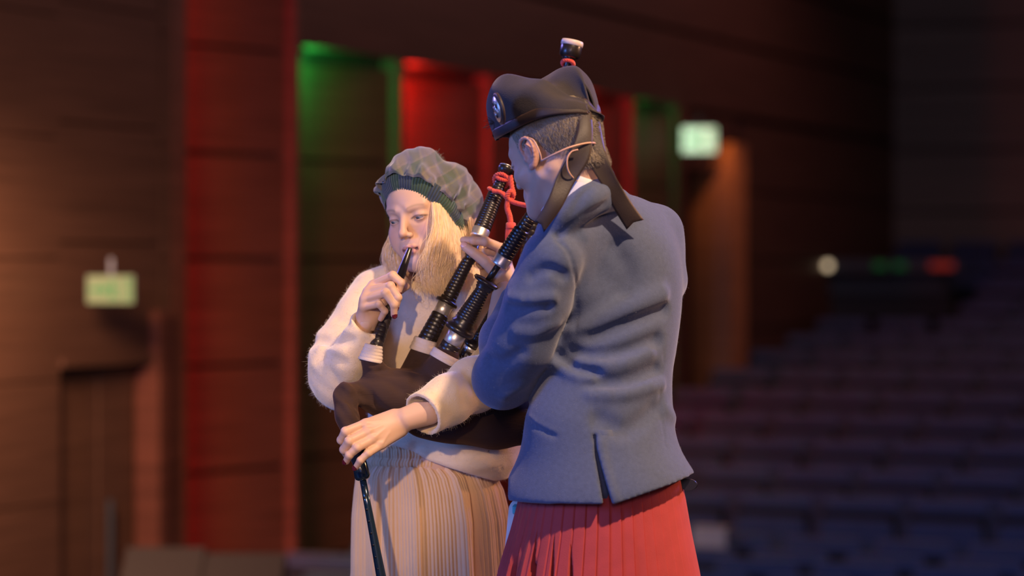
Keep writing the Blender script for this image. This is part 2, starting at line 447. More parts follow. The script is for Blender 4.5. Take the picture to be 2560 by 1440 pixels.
lamp('SPOT', 'door_reveal_lamp', tuple(H(.25, vb-.25, CZ+1.15)), tuple(H(-.05, vb+.35, CZ+.5)), 9, (1, .38, .1), .04, 60, .6)

# back wall
bw = empty('wall_back', tuple(H(3, vend, FLOORZ)), kind='structure')
z = 0
for k in range(14):
    z = FLOORZ+k*.62
    MB().box((0, vend, z+.015), (16, vend+.1, z+.605), HM).build('panel', m_backwall, bw)
MB().box((-.2, vend+.1, FLOORZ), (16, vend+.3, 7.2), HM).build('wall_backing', m_gap, bw)

# exit signs
m_signwhite = mat('sign_white_glow', (1, 1, 1, 1), .5, emis=srgb(205, 225, 190), estr=1.15)
m_signdim = mat('sign_dim_glow', (.10, .14, .06, 1), .5, emis=srgb(160, 168, 112), estr=.42)
m_signgreen = mat('sign_green', (0, .3, .08, 1), .5, emis=(.0, .28, .07, 1), estr=.55)
m_signgreen2 = mat('sign_green_dim', (0, .2, .05, 1), .5, emis=(.0, .15, .03, 1), estr=.5)
def exit_sign(px, py, d, wpx, hpx, mw, mg, label, strip):
    c = P(px, py, d); w_, h_ = wpx/FPX*d/2, hpx/FPX*d/2
    M = np.eye(4); M[:3, 0] = (HC, -HS, 0); M[:3, 1] = (HS, HC, 0); M[:3, 3] = c
    M[:3, :3] = np.array([[1, 0, 0], [0, 1, 0], [0, 0, 1]]) if strip else M[:3, :3]
    e = empty('exit_sign', tuple(c)); tag(e, label, 'exit sign')
    MB().box((-w_, .0, -h_), (w_, .05, h_), M, .004).build('housing', m_steel, e)
    MB().box((-w_*.95, -.006, -h_*.93), (w_*.95, .0, h_*.93), M).build('face', mw, e)
    g = MB(); q = h_
    y0, y1 = -.009, -.006
    def bx(a, b, c2, d2): g.box((a*q, y0, c2*q), (b*q, y1, d2*q), M)
    x = -w_/q
    # arrow, running figure and doorway
    bx(x*.85, x*.35, -.12, .12); g.prism([(x*.35*q, -.4*q), (x*.05*q, 0), (x*.35*q, .4*q)], 0, .003, M@np.array([[1, 0, 0, 0], [0, 0, -1, y1], [0, 1, 0, 0], [0, 0, 0, 1.]]))
    bx(.1, .28, .42, .7); bx(.08, .3, -.1, .38); bx(-.12, .08, .15, .3); bx(.3, .5, .1, .24); bx(.02, .16, -.7, -.1); bx(.22, .36, -.55, -.1); bx(.36, .55, -.6, -.45)
    bx(-x*.6, -x*.88, -.8, -.6) if False else None
    xr = w_/q
    g.box((xr*.62*q, y0, -.8*q), (xr*.68*q, y1, .75*q), M); g.box((xr*.62*q, y0, .62*q), (xr*.88*q, y1, .75*q), M); g.box((xr*.82*q, y0, -.8*q), (xr*.88*q, y1, .75*q), M)
    g.build('pictogram', mg, e)
    MB().box((-.01, .02, h_), (.01, .03, h_+.08), M).build('bracket', m_steel, e)
    return c
s1 = exit_sign(276, 724, 13.0, 122, 74, m_signdim, m_signgreen2, 'dim green and cream exit sign over the near side door at the left', True)
s2 = exit_sign(1748, 350, 21.3, 88, 66, m_signwhite, m_signgreen, 'bright white exit sign glowing over the far door, right of the dark hat', True)
lamp('POINT', 'sign_glow', tuple(s2+np.array([.0, -.25, -.0])), None, .25, (.6, 1, .7), .1)
# unseen warm spots added for the brown glow at the near left end
lamp('SPOT', 'left_glow_spot', tuple(H(.75, 12.6, 1.9)), tuple(H(0, 13.5, .7)), 210, (1, .55, .28), .25, 120, 1.0)
lamp('SPOT', 'left_glow_wide', tuple(H(2.2, 9.6, 2.6)), tuple(H(0, 13.2, .8)), 700, (1, .55, .30), .5, 66, 1.0)
lamp('AREA', 'hall_fill', tuple(H(3.5, 17, 6.8)), tuple(H(0, 17, 1)), 62, (1, .5, .4), 5)  # unseen fill added to lift the dark tones of the hall
lamp('SPOT', 'seat_wash_blue', (1.5, 7, 5.0), tuple(H(4, 17.6, -.9)), 300, (.20, .36, 1), .4, 42, .8)
lamp('AREA', 'seat_glow_red', tuple(H(3.0, 24.5, 5.5)), tuple(H(3.0, 21.5, 0)), 50, (1, .42, .40), 3)

# ------------------------------------------------------------------ seats
m_seat = mat('navy_seat_cloth', srgb(62, 78, 118), .9, sheen=.3, var=.12, vscale=10)
m_seatpan = mat('dark_seat_shell', srgb(16, 15, 18), .8)
def make_seat():
    e = empty('theatre_seat', (0, 0, 0))
    # local: x along the row, -y towards the stage, z up from the tier
    G = []
    for t in np.linspace(0, 1, 9):
        z = .38+.50*t; yy = .05+.13*t
        hw = .238*(1-.10*max(0, (t-.82)/.18)**2)
        G.append([(hw*math.copysign(abs(math.cos(a))**.45, math.cos(a)), yy+.045*math.copysign(abs(math.sin(a))**.6, math.sin(a))-.012*math.cos(a)**2, z) for a in np.linspace(0, 2*np.pi, 16, endpoint=False)])
    G = np.array(G); n = G.shape[1]; Vv = G.reshape(-1, 3); L = []
    for i in range(8):
        for j in range(n): L.append((i*n+j, i*n+(j+1) % n, (i+1)*n+(j+1) % n, (i+1)*n+j))
    L += [tuple(range(n-1, -1, -1)), tuple(range(8*n, 9*n))]
    link('backrest', mesh_from('backrest', Vv, L), m_seat, e)
    MB().box((-.235, -.02, .40), (.235, .10, .84), np.array(Matrix.Rotation(math.radians(-8), 4, 'X')@Matrix.Translation((0, -.10, .03)))).build('seat', m_seat, e) if False else None
    Ms = np.array(Matrix.Translation((0, -.02, .42))@Matrix.Rotation(math.radians(-14), 4, 'X'))
    MB().box((-.225, -.06, -.02), (.222, .03, .34), Ms, .02).build('seat', m_seat, e)
    MB().box((-.24, .09, .30), (.24, .115, .80), np.array(Matrix.Rotation(math.radians(0), 4, 'X')), .008).build('back_shell', m_seatpan, e)
    MB().box((-.275, -.14, .585), (-.235, .16, .615), None, .008).build('armrest', m_seatpan, e)
    MB().box((-.27, -.08, 0), (-.242, .12, .585), None, .005).build('side_frame', m_seatpan, e)
    return e
proto = make_seat(); pkids = list(proto.children); first = True
rowsv = [15.2, 16.05, 16.6+.3, 17.5, 18.15, 19.0, 19.85, 20.65, 21.5, 22.4, 23.3, 24.3, 25.3, 26.2, 27.0, 27.7, 28.35, 28.95]
rowsz = [-1.58, -1.58, -1.6, -1.62, -1.60, -1.43, -1.335, -1.2, -1.08, -.955, -.83, -.715, -.61, -.49, -.35, -.18, .02, .22]
ORD = ['first', 'second', 'third', 'fourth', 'fifth', 'sixth', 'seventh', 'eighth', 'ninth', 'tenth', 'eleventh', 'twelfth', 'thirteenth', 'fourteenth', 'fifteenth', 'sixteenth', 'seventeenth', 'eighteenth', 'nineteenth', 'twentieth']
tiers = empty('seating_steps', tuple(H(3, 15, FLOORZ)), kind='structure')
prevz = None
for i, (v, dz) in enumerate(zip(rowsv, rowsz)):
    zt = CZ+dz-.88
    vn = rowsv[i+1]-.35 if i+1 < len(rowsv) else vend
    if zt > FLOORZ+.01: MB().box((.0, v-.35, FLOORZ), (14, vn, zt), HM).build('tier', m_floor, tiers)
    zt = max(zt, FLOORZ) if zt > FLOORZ else zt
    seats = []
    for k in range(0, 16):
        u = .12+.275+.55*k+.0
        p = H(u, v, zt); px = 1280+FPX*p[0]/p[1]
        if px > 2660 or (24.0 < p[1] < 26.3 and 1985 < px < 2420): continue
        if i < 3 and (px > 1150 and px < 1700): continue
        if px < 520 and i > 0: continue
        if 16.0 < v and px < 960 and i > 4: continue
        if 940 < px < 1600 and i > 2: continue
        seats.append((px, u, p))
    R = [s for s in seats if s[0] > 1400]; Lf = [s for s in seats if s[0] <= 1400]
    for side, lst in (('R', sorted(R, key=lambda s: -s[0])), ('L', sorted(Lf, key=lambda s: s[0]))):
        for n_, (px, u, p) in enumerate(lst):
            if first: r = proto; first = False
            else:
                r = proto.copy(); COL.objects.link(r)
                for c in pkids: c2 = c.copy(); COL.objects.link(c2); c2.parent = r
            r.location = p; r.rotation_euler = (0, 0, -TH)
            if side == 'R': lab = 'navy seat, %s from right edge of photo, %s row up' % (ORD[n_], ORD[i])
            else: lab = 'navy seat low at left, %s from wooden wall, %s row up' % (ORD[n_], ORD[i])
            tag(r, lab, 'theatre seat', 'rows of empty navy theatre seats')

# white sheet over a seat back
c = P(1772, 1352, 15.75)
e = empty('reserved_sheet', tuple(c), 'white sheet hanging over a seat back just right of the red kilt', 'paper')
m_paper = mat('white_paper', srgb(205, 205, 200), .7)
Mx = np.eye(4); Mx[:3, 0] = (HC, -HS, 0); Mx[:3, 1] = (HS, HC, 0); Mx[:3, 3] = c
MB().box((-.105, -.006, -.10), (.105, .0, .075), Mx).build('front_flap', m_paper, e)
MB().box((-.105, -.006, .07), (.105, .10, .078), Mx).build('top_fold', m_paper, e)

# sound desk at the rear of the stalls
dk = empty('sound_desk', tuple(P(2200, 780, 25)), 'dark sound desk with small coloured lights behind the seat rows', 'desk')
def wb(px0, px1, py0, py1, d, th, name, m, parent):
    a = P(px0, py1, d); b = P(px1, py0, d); return MB().box((a[0], d, a[2]), (b[0], d+th, b[2]), None, .01).build(name, m, parent)
m_desk = mat('desk_grey', srgb(74, 82, 92), .7); m_deskb = mat('desk_black', srgb(30, 32, 40), .6)
wb(2012, 2042, 655, 800, 25.0, .1, 'post', m_desk, dk)
wb(2050, 2400, 650, 680, 25.0, .5, 'desk_rail', m_desk, dk)
wb(2042, 2380, 690, 800, 25.2, .5, 'front_panel', m_deskb, dk)
wb(2060, 2360, 700, 735, 25.15, .05, 'rack_strip', m_desk, dk)
m_lw = mat('lamp_cream', (1, 1, 1, 1), emis=srgb(255, 226, 180), estr=1.1)
def dot(px, py, d, r, m, name, label):
    c = P(px, py, d); o = lathe_obj(name, c+np.array([0, .03, 0]), c, [(0, r*.8), (.2, r), (.8, r), (1, r*.7)], m, None, 16)
    return tag(o, label, 'lamp')
dot(2070, 664, 24.95, .035, m_lw, 'desk_lamp', 'small round cream lamp at the left end of the sound desk')
m_lg = mat('lamp_dim_green', (0, .2, .05, 1), emis=(.02, .25, .04, 1), estr=.12); m_lr = mat('lamp_dim_red', (.3, .02, .02, 1), emis=(.8, .06, .03, 1), estr=.16)
for k, (px, m) in enumerate(((2200, m_lg), (2250, m_lg), (2340, m_lr), (2370, m_lr))):
    a = P(px-14, 672, 24.96); b = P(px+14, 656, 24.96)
    MB().box((a[0], 24.96, a[2]), (b[0], 25, b[2])).build('status_light', m, dk)

# dark speaker wedges on the stage edge, low at the left
for k, (px, py, wpx, lab) in enumerate(((395, 1385, 200, 'dark grey floor monitor low at the left, the one nearer the door'), (590, 1400, 220, 'dark floor monitor low at the left, beside the grey one'))):
    d = 12.6; c = P(px, py, d); hw = wpx/FPX*d/2
    e = empty('floor_monitor', (c[0], d, -.25), lab, 'speaker', 'floor monitors on the apron')
    M = np.eye(4); M[:3, 3] = (c[0]-hw, d, -.25-.0)
    RX = np.array([[0, 0, 1, 0], [1, 0, 0, 0], [0, 1, 0, 0], [0, 0, 0, 1.]])
    h = c[2]+.25
    MB().prism([(0, 0), (.42, 0), (.42, h*.8), (.3, h), (0.02, h*.55)], 0, 2*hw, M@RX).build('cabinet', mat('monitor_grey', srgb(62, 56, 60), .7), e)
    MB().prism([(-.004, .03), (.0, .03), (.0, h*.5), (-.004, h*.5)], .04, 2*hw-.04, M@RX).build('grille', m_black, e)
    MB().box((c[0]-hw-.012, d+.12, -.2), (c[0]-hw, d+.26, -.1), None, .005).build('handle', m_steel, e)
apron = MB().box((-3.2, 12.3, FLOORZ), (-.4, 13.3, -.25)).build('stage_apron', m_black); apron['kind'] = 'structure'

# ================================================================== PEOPLE: shared tools
def ss(a, b, x): t = np.clip((x-a)/(b-a), 0, 1); return t*t*(3-2*t)
def head_matrix(eye_mid, yaw, pitch, roll, scale, reach=.083):
    """columns: person's right, forward, up; eye_mid is the world point between the eyes on the face surface.
    yaw: degrees from facing the camera (-Y) towards image left; pitch: nose down; roll: chin towards image right"""
    ya, pi_ = math.radians(yaw), math.radians(pitch)
    f0 = Vector((-math.sin(ya), -math.cos(ya), 0)); up = Vector((0, 0, 1)); r = f0.cross(up)
    f = f0*math.cos(pi_)-up*math.sin(pi_); u = r.cross(f)
    Rr = Matrix.Rotation(math.radians(roll), 3, f); r = Rr@r; u = Rr@u
    M = np.eye(4); M[:3, 0] = r; M[:3, 1] = f; M[:3, 2] = u
    org = np.asarray(eye_mid)-np.array(f)*reach*scale
    M[:3, :3] *= scale; M[:3, 3] = org
    return M
def tf(M, p): return np.asarray(p)@M[:3, :3].T+M[:3, 3]

SKIN = np.array([.62, .395, .285]); LIP = np.array([.50, .19, .17])
def build_head(male=False, hh=.0017, mouth_open=0.0, lookx=0.0, gaze=(-.25, -.35)):
    f = Field((-.100, -.125, -.215), (.100, .135, .125), hh)
    J = 1.08 if male else 1.0
    f.ell((0, -.018, .030), (.0735, .092, .080), .02)
    f.ell((0, .016, .020), (.064, .070, .066), .02)
    f.ell((0, .022, -.022), (.060, .060, .060), .02)
    f.cone((0, .030, -.050), (0, .050, -.078), .046*J, .034*J, .02)
    for s in (1, -1):
        f.cone((s*.050*J, -.002, -.050), (s*.020, .070, -.094), .016 if male else .012, .014, .022)      # jaw line
        f.ell((s*.043, .050, -.030), (.021, .022, .019), .018)         # cheek bone
        f.cone((s*.014, .082, .018), (s*.042, .066, .020), .0075 if male else .0055, .006, .012)          # brow
    f.ell((0, .075, -.098), (.019*J, .016, .015), .018)                 # chin
    if not male:
        for s in (1, -1): f.ell((s*.036, .052, -.052), (.026, .024, .026), .02)   # rounded, blowing cheeks
    f.ell((0, .078, -.062), (.026, .013, .020), .014)                   # muzzle
    for s in (1, -1):
        f.ell((s*.0315, .094, -.002), (.0165, .013, .0125), .012, op='-')   # sockets
        f.ell((s*.0315, .0665, -.001), (.0150, .0150, .0150), .004)           # lids around the ball
        f.bump([(s*.019, .0835, .0075), (s*.031, .0835, .0105), (s*.043, .0765, .0075)], .0022, -.0012, 8)
        f.bump([(s*.022, .081, -.0135), (s*.033, .080, -.0155), (s*.043, .073, -.012)], .003, -.0007, 8)
        f.ell((s*.0315, .0812, -.0042), (.0118, .0105, .0030), .0015, op='-')
    # nose
    f.cone((0, .082, .010), (0, .0985 if male else .1005, -.028), .0065, .0095 if male else .0080, .010)
    f.ell((0, .0995, -.030), (.0100, .0090, .0085) if male else (.0082, .0110, .0075), .006)
    for s in (1, -1):
        f.ell((s*(.0125 if male else .0108), .0930, -.0350), (.0068, .0085, .0065) if male else (.0056, .0075, .0056), .005)
        f.ell((s*.0058, .0975, -.0408), (.0028, .0042, .0026), .002, op='-')
    f.bump([(.0, .094, -.046), (0, .093, -.053)], .0035, -.0014)
    # lips
    f.chain([(-.021, .079, -.0635), (-.010, .0885, -.0595), (0, .0910, -.0600), (.010, .0885, -.0595), (.021, .079, -.0635)], [.0026, .0042, .0045, .0042, .0026], .003)
    f.chain([(-.018, .080, -.0665), (-.007, .0880, -.0705), (.007, .0880, -.0705), (.018, .080, -.0665)], [.0028, .0050, .0050, .0028], .003)
    f.chain([(-.017, .0865, -.0648), (-.008, .0945, -.0648), (.008, .0945, -.0648), (.017, .0865, -.0648)], [.0009, .0013+mouth_open, .0013+mouth_open, .0009], .0012, op='-')
    f.bump([(-.012, .087, -.080), (.012, .087, -.080)], .005, -.0012)
    # ears: helix, antihelix, lobe around a scooped concha (the tam and hair cover those of the woman)
    for s in ((1, -1) if male else ()):
        ex = .074
        f.ell((s*(ex+.001), -.006, -.004), (.007, .017, .029), .004, R=np.array([[1, 0, 0], [0, .97, -.24], [0, .24, .97]]))
        hx = [(s*(ex+.004), .010, -.004), (s*(ex+.009), .011, .014), (s*(ex+.011), .002, .026), (s*(ex+.012), -.012, .026), (s*(ex+.013), -.021, .014), (s*(ex+.012), -.021, -.002), (s*(ex+.009), -.014, -.017), (s*(ex+.006), -.006, -.027), (s*(ex+.004), .003, -.030)]
        f.chain([tuple(p) for p in spline(hx, 18)], [.0030]*14+[.0040, .0052, .0058, .005], .0025)
        f.chain([(s*(ex+.008), -.003, .015), (s*(ex+.009), -.011, .004), (s*(ex+.008), -.009, -.011)], [.0026, .0030, .0026], .003)
        f.ell((s*(ex+.010), .001, -.006), (.0065, .0075, .0105), .003, op='-')
        f.ell((s*(ex+.004), .010, -.010), (.004, .004, .006), .003)        # tragus
    # neck
    if male:
        f.cone((0, -.030, -.050), (0, -.016, -.092), .056, .056, .022)
        f.cone((0, -.056, -.010), (0, -.038, -.080), .042, .044, .02)
        for s in (1, -1): f.cone((s*.052, -.030, -.045), (s*.030, .010, -.105), .012, .012, .016)
    else:
        f.cone((0, -.030, -.060), (0, -.062, -.200), .0475, .0525, .022)
        f.cone((0, -.060, -.020), (0, -.085, -.190), .035, .0425, .02)
    V, Q = f.mesh(); V = relax(V, Q, 1, .4)
    x, y, z = V.T; C = np.tile(SKIN, (len(V), 1))
    def mixc(C, m, c): return C*(1-m[:, None])+np.array(c)*m[:, None]
    n = noise3(V, 90, 3); C = C*(1+.03*n[:, None])
    for s in (1, -1):
        C = mixc(C, .38*np.exp(-(((x-s*.040)/.020)**2+((y-.060)/.03)**2+((z+.030)/.018)**2)), (.62, .24, .20))
        C = mixc(C, .40*ss(.070, .080, s*x)*(y < .03), (.62, .26, .22))
        ez = (z+.0042)/.0054; exx = (x-s*.0315)/.0142; rr = exx**2+ez**2
        C = mixc(C, .22*np.exp(-rr*.45)*(y > .05), (.50, .26, .22))
        edge = np.exp(-((np.sqrt(rr)-1.0)/.20)**2)*(y > .055)*np.where(z > -.0035, 1, .35)
        C = mixc(C, .9*edge, (.07, .045, .04))
        bx = (s*x-.013)/.036; zb = .0185+.0055*np.sin(np.clip(bx, 0, 1)*2.4)-.003*bx
        bm = np.exp(-((z-zb)/(.0038 if male else .0024))**2)*ss(-.05, .1, bx)*(1-ss(.85, 1.1, bx))*(y > .045)
        C = mixc(C, (.6 if male else .5)*bm, (.22, .14, .08))
    C = mixc(C, .20*np.exp(-(((x)/.012)**2+((z+.033)/.012)**2))*(y > .085), (.66, .25, .2))
    ux = np.clip(np.abs(x)/.0225, 0, 1)
    top = -.0552-.0068*ux**1.6+.0015*np.exp(-(x/.004)**2)*-1; bot = -.0765+.0105*ux**2
    lm = ss(top+.0014, top-.0008, z)*ss(bot-.0014, bot+.0008, z)*(y > .07)*(np.abs(x) < .0225)
    C = mixc(C, (.35 if male else .62)*lm, LIP)
    C = mixc(C, ss(.0016, .0002, np.abs(z+.0648)-.0013-mouth_open*.7)*(np.abs(x) < .02)*(y > .07)*(y < .0895)*.85, (.06, .02, .02))
    if male:
        C = mixc(C, .14*ss(-.035, -.06, z)*ss(-.0, .02, y), (.30, .26, .26))
    return V, Q, C

def eyeball(s, M, m, parent, gaze):
    n = 26; V = []; C = []
    g = np.array([gaze[0], 1, gaze[1]]); g /= np.linalg.norm(g)
    u, v, d = frame_of(g)
    th = np.linspace(0, np.pi, n); ph = np.linspace(0, 2*np.pi, n, endpoint=False)
    G = np.array([[(np.sin(t)*np.cos(p)*u+np.sin(t)*np.sin(p)*v+np.cos(t)*d) for p in ph] for t in th])
    V = np.array([s*.0315, .0668, -.001])+.0128*G.reshape(-1, 3)
    ang = np.repeat(th, n)
    C = np.where((ang < .16)[:, None], [.01, .01, .01], np.where((ang < .50)[:, None], [.06, .09, .12], [.36, .32, .31]))
    i, j = np.meshgrid(np.arange(n-1), np.arange(n), indexing='ij'); j2 = (j+1) % n
    Q = np.stack([i*n+j, i*n+j2, (i+1)*n+j2, (i+1)*n+j], -1).reshape(-1, 4)
    me = mesh_from('eye', tf(M, V), Q); setcol(me, C); return link('eye', me, m, parent)

def hand(f, wrist, wr, mcps, fingers, thumb, frad, thr, palmk=.010, fwid=None):
    """wrist: two points (ulnar, radial) near the wrist; mcps: 4 knuckles; fingers: 4 lists of joints after the knuckle"""
    wu, wra = np.asarray(wrist[0]), np.asarray(wrist[1])
    for i, m in enumerate(mcps):
        t = i/3.; w0 = wra*(1-t)+wu*t
        f.cone(w0, m, wr, frad[i]*1.12, palmk)
    for i in range(3):
        a = (np.asarray(mcps[i])+np.asarray(mcps[i+1]))/2; f.cone((wra+wu)/2, a, wr, frad[i]*1.0, palmk)
    for i, (m, js) in enumerate(zip(mcps, fingers)):
        pts = [np.asarray(m)]+[np.asarray(j) for j in js]; r = frad[i]
        rs = [r*1.14, r*1.06, r*.97, r*.84][:len(pts)]
        for a in range(len(pts)-1):
            f.cone(pts[a], pts[a+1], rs[a]*.96, rs[a+1]*.96, .0018 if a else .005)
        for a in range(1, len(pts)-1): f.ell(pts[a], rs[a]*1.03, .002)
    tp = [np.asarray(p) for p in thumb]; rs = [thr*1.5, thr*1.15, thr*1.0, thr*.88][:len(tp)] if len(tp) > 3 else [thr*1.4, thr*1.05, thr*.85]
    for a in range(len(tp)-1): f.cone(tp[a], tp[a+1], rs[a], rs[a+1], .008 if a == 0 else .002)
def nail(tip, prev, dors, r, m, parent, name='nail'):
    """polished nail lying on the dorsal side of a fingertip"""
    tip = np.asarray(tip, float); d = tip-np.asarray(prev, float); d /= np.linalg.norm(d)
    n = np.asarray(dors, float); n = n-d*np.dot(n, d); n /= np.linalg.norm(n); s = np.cross(d, n)
    V = []; L = []
    nu, nv = 7, 7
    for i in range(nu):
        for j in range(nv):
            a = (j/(nv-1)-.5)*1.9; t = i/(nu-1)
            wdt = math.sqrt(max(0.0, 1-abs(2*t-1)**4))*.999
            V.append(tip+d*(-.55*r+t*1.55*r)+(n*math.cos(a*wdt)+s*math.sin(a*wdt))*r*(1.05-.18*max(0, t-.6)/.4))
    for i in range(nu-1):
        for j in range(nv-1): L.append((i*nv+j, i*nv+j+1, (i+1)*nv+j+1, (i+1)*nv+j))
    o = link(name, mesh_from(name, np.array(V), L), m, parent)
    sm = o.modifiers.new('t', 'SOLIDIFY'); sm.thickness = .0008; return o
def cat_meshes(parts):
    V = []; Q = []; C = []; n = 0
    for v, q, c in parts: V.append(v); Q.append(q+n); C.append(c if c is not None else np.tile(SKIN, (len(v), 1))); n += len(v)
    return np.concatenate(V), np.concatenate(Q), np.concatenate(C)
def strands(name, guides, count, r, m, parent, jit=.006, seed=1, n=14, lat=.5, wave=.003, root=0.0, group_k=0, sides=3):
    """locks of hair: guides = list of polylines (k,3) of equal length; strands run between neighbouring guides"""
    rg = np.random.default_rng(seed); G = np.stack([spline(g, n) for g in guides]); k = len(G)
    Vs = []; Qs = []; off = 0; a = np.arange(sides)*2*np.pi/sides
    for c in range(count):
        u = rg.uniform(0, k-1-1e-6); i = int(u); t = u-i; L = G[i]*(1-t)+G[i+1]*t
        if group_k:      # gather strands into locks
            uc = (math.floor(u*group_k)+.5)/group_k; ic = min(int(uc), k-2); tc = uc-ic; Lc = G[ic]*(1-tc)+G[ic+1]*tc
            ww = (np.linspace(0, 1, n)**1.3*.55)[:, None]; L = L*(1-ww)+Lc*ww
        e = rg.normal(size=3)*jit; e1 = rg.normal(size=3)*jit*.8; ph = rg.uniform(0, 6.28, 3); fr = rg.uniform(1.0, 2.6)
        s = np.linspace(0, 1, n)[:, None]; L = L+e*(root+(1-root)*s**.5)+e1*s**2+wave*np.sin(fr*6.28*s+ph)*s
        m_ = int(n*rg.uniform(.78, 1.0)); m_ = max(m_, 4); L = L[:m_]
        rr = r*rg.uniform(.7, 1.3)*(1-.75*np.linspace(0, 1, m_)**3)
        T = np.gradient(L, axis=0); T /= np.linalg.norm(T, axis=1)[:, None]+1e-9
        U = np.cross(T, (0.3, .9, .2)); U /= np.linalg.norm(U, axis=1)[:, None]+1e-9; W = np.cross(T, U)
        Vv = L[:, None]+rr[:, None, None]*(np.cos(a)[None, :, None]*U[:, None]+np.sin(a)[None, :, None]*W[:, None])
        Vs.append(Vv.reshape(-1, 3)); ii, jj = np.meshgrid(np.arange(m_-1), np.arange(sides), indexing='ij'); j2 = (jj+1) % sides
        Qs.append(np.stack([ii*sides+jj, ii*sides+j2, (ii+1)*sides+j2, (ii+1)*sides+jj], -1).reshape(-1, 4)+off); off += m_*sides
    me = mesh_from(name, np.concatenate(Vs), np.concatenate(Qs)); o = link(name, me, m, parent); o['kind'] = 'stuff'; return o
def fuzz(name, V, Q, count, length, r, m, parent, seed=3, mask=None, droop=.4):
    """short loose fibres standing off a cloth surface"""
    rg = np.random.default_rng(seed); C = V[Q].mean(1); N = np.cross(V[Q[:, 2]]-V[Q[:, 0]], V[Q[:, 3]]-V[Q[:, 1]])
    A = np.linalg.norm(N, axis=1); N /= A[:, None]+1e-12; ok = np.arange(len(C)) if mask is None else np.nonzero(mask(C, N))[0]
    p = A[ok]/A[ok].sum(); I = rg.choice(ok, count, p=p); B = C[I]; N = N[I]
    D = N+rg.normal(size=N.shape)*.7; D /= np.linalg.norm(D, axis=1)[:, None]; Ln = (length*rg.uniform(.4, 1.3, count))[:, None]
    B2 = B+D*Ln*.5; E2 = B+D*Ln+rg.normal(size=N.shape)*Ln*.35-np.array([0, 0, 1])*Ln*droop*.3
    U = np.cross(D, rg.normal(size=D.shape)); U /= np.linalg.norm(U, axis=1)[:, None]+1e-9; W = np.cross(D, U)
    rings = []
    for Pp, k in ((B-D*.001, 1), (B2, .8), (E2, .3)):
        for q in range(3):
            a = q*2.094; rings.append(Pp+r*k*(math.cos(a)*U+math.sin(a)*W))
    Vs = np.stack(rings, 1).reshape(-1, 3); base = np.arange(count)[:, None]*9
    tq = np.array([[i*3+j, i*3+(j+1) % 3, (i+1)*3+(j+1) % 3, (i+1)*3+j] for i in range(2) for j in range(3)])
    Qs = (base[:, :, None]+tq[None]).reshape(-1, 4)
    o = link(name, mesh_from(name, Vs, Qs), m, parent); o['kind'] = 'stuff'; return o
def cut(f, p, n, rad, k=.002):
    """removes what lies beyond the plane through p with normal n, within rad of p"""
    p = np.asarray(p, float); n = np.asarray(n, float); n = n/np.linalg.norm(n)
    sl, X, Y, Z = f.box(p-rad, p+rad)
    D = ((X-p[0])*n[0]+(Y-p[1])*n[1]+(Z-p[2])*n[2]).astype(np.float32)
    near = (X-p[0])**2+(Y-p[1])**2+(Z-p[2])**2 < rad*rad
    A = f.F[sl]; f.F[sl] = np.where(near, np.maximum(A, D), A)

# ================================================================== THE WOMAN
m_skin = mat('skin', (1, 1, 1, 1), .48, spec=.35, attr=True, sss=.12, bump=.08, bscale=900, bdist=.0006)
m_eye = mat('eye', (1, 1, 1, 1), .12, attr=True, spec=.6)
m_nail = mat('dark_red_polish', srgb(96, 28, 40), .18, spec=.6)
m_knit = mat('cream_wool', srgb(228, 204, 174), .95, sheen=.6, bump=.5, bscale=420, bdist=.0015, var=.05, vscale=40)
m_fibre = mat('cream_fibre', srgb(234, 212, 184), .9, sheen=.5)
m_hairb = mat('blonde_hair', srgb(246, 216, 176), .6, spec=.3, var=.10, vscale=60)
m_cord = mat('sand_corduroy', srgb(220, 182, 142), .92, sheen=.4, bump=.3, bscale=500, bdist=.001, var=.05, vscale=14)
woman = empty('person', (P(1070, 0, 6.0)[0], 6.0, 0), 'woman playing bagpipes in cream sweater, corduroy skirt and tartan tam, facing the camera', 'person')
WH = head_matrix(P(1011, 546, 5.93), 31, 11, 9, 1.06)
hv, hq, hc = build_head(False, mouth_open=.0016)
parts = [(tf(WH, hv), hq, hc)]
# arms, torso, legs under the clothes (one continuous figure)
bf = Field((-.48, 5.62, .02), (.16, 6.2, 1.50), .008)
shR, shL = P(930, 735, 6.03), P(1195, 740, 6.03)
elR, elL = P(848, 940, 5.93), P(1248, 940, 5.87)
wrR, wrL = P(917, 806, 5.825), P(1046, 1040, 5.70)
bf.ell(P(1065, 850, 6.05), (.125, .085, .17), .04).ell(P(1075, 1040, 6.05), (.115, .08, .14), .05).ell(P(1075, 1160, 6.05), (.14, .1, .11), .05)
bf.cone(shR, shL, .045, .045, .04).cone(tf(WH, (0, -.06, -.16)), P(1065, 760, 6.05), .05, .07, .04)
bf.chain([shR, elR], [.042, .034], .02).chain([elR, wrR], [.034, .019], .01).chain([shL, elL], [.042, .034], .02).chain([elL, wrL], [.034, .019], .01)
wx = P(1075, 0, 6.05)[0]
for s in (1, -1):
    bf.chain([(wx+s*.07, 6.06, .84), (wx+s*.075, 6.04, .48), (wx+s*.08, 6.07, .10)], [.078, .052, .036], .03)
bv, bq = bf.mesh(); parts.append((bv, bq, None))
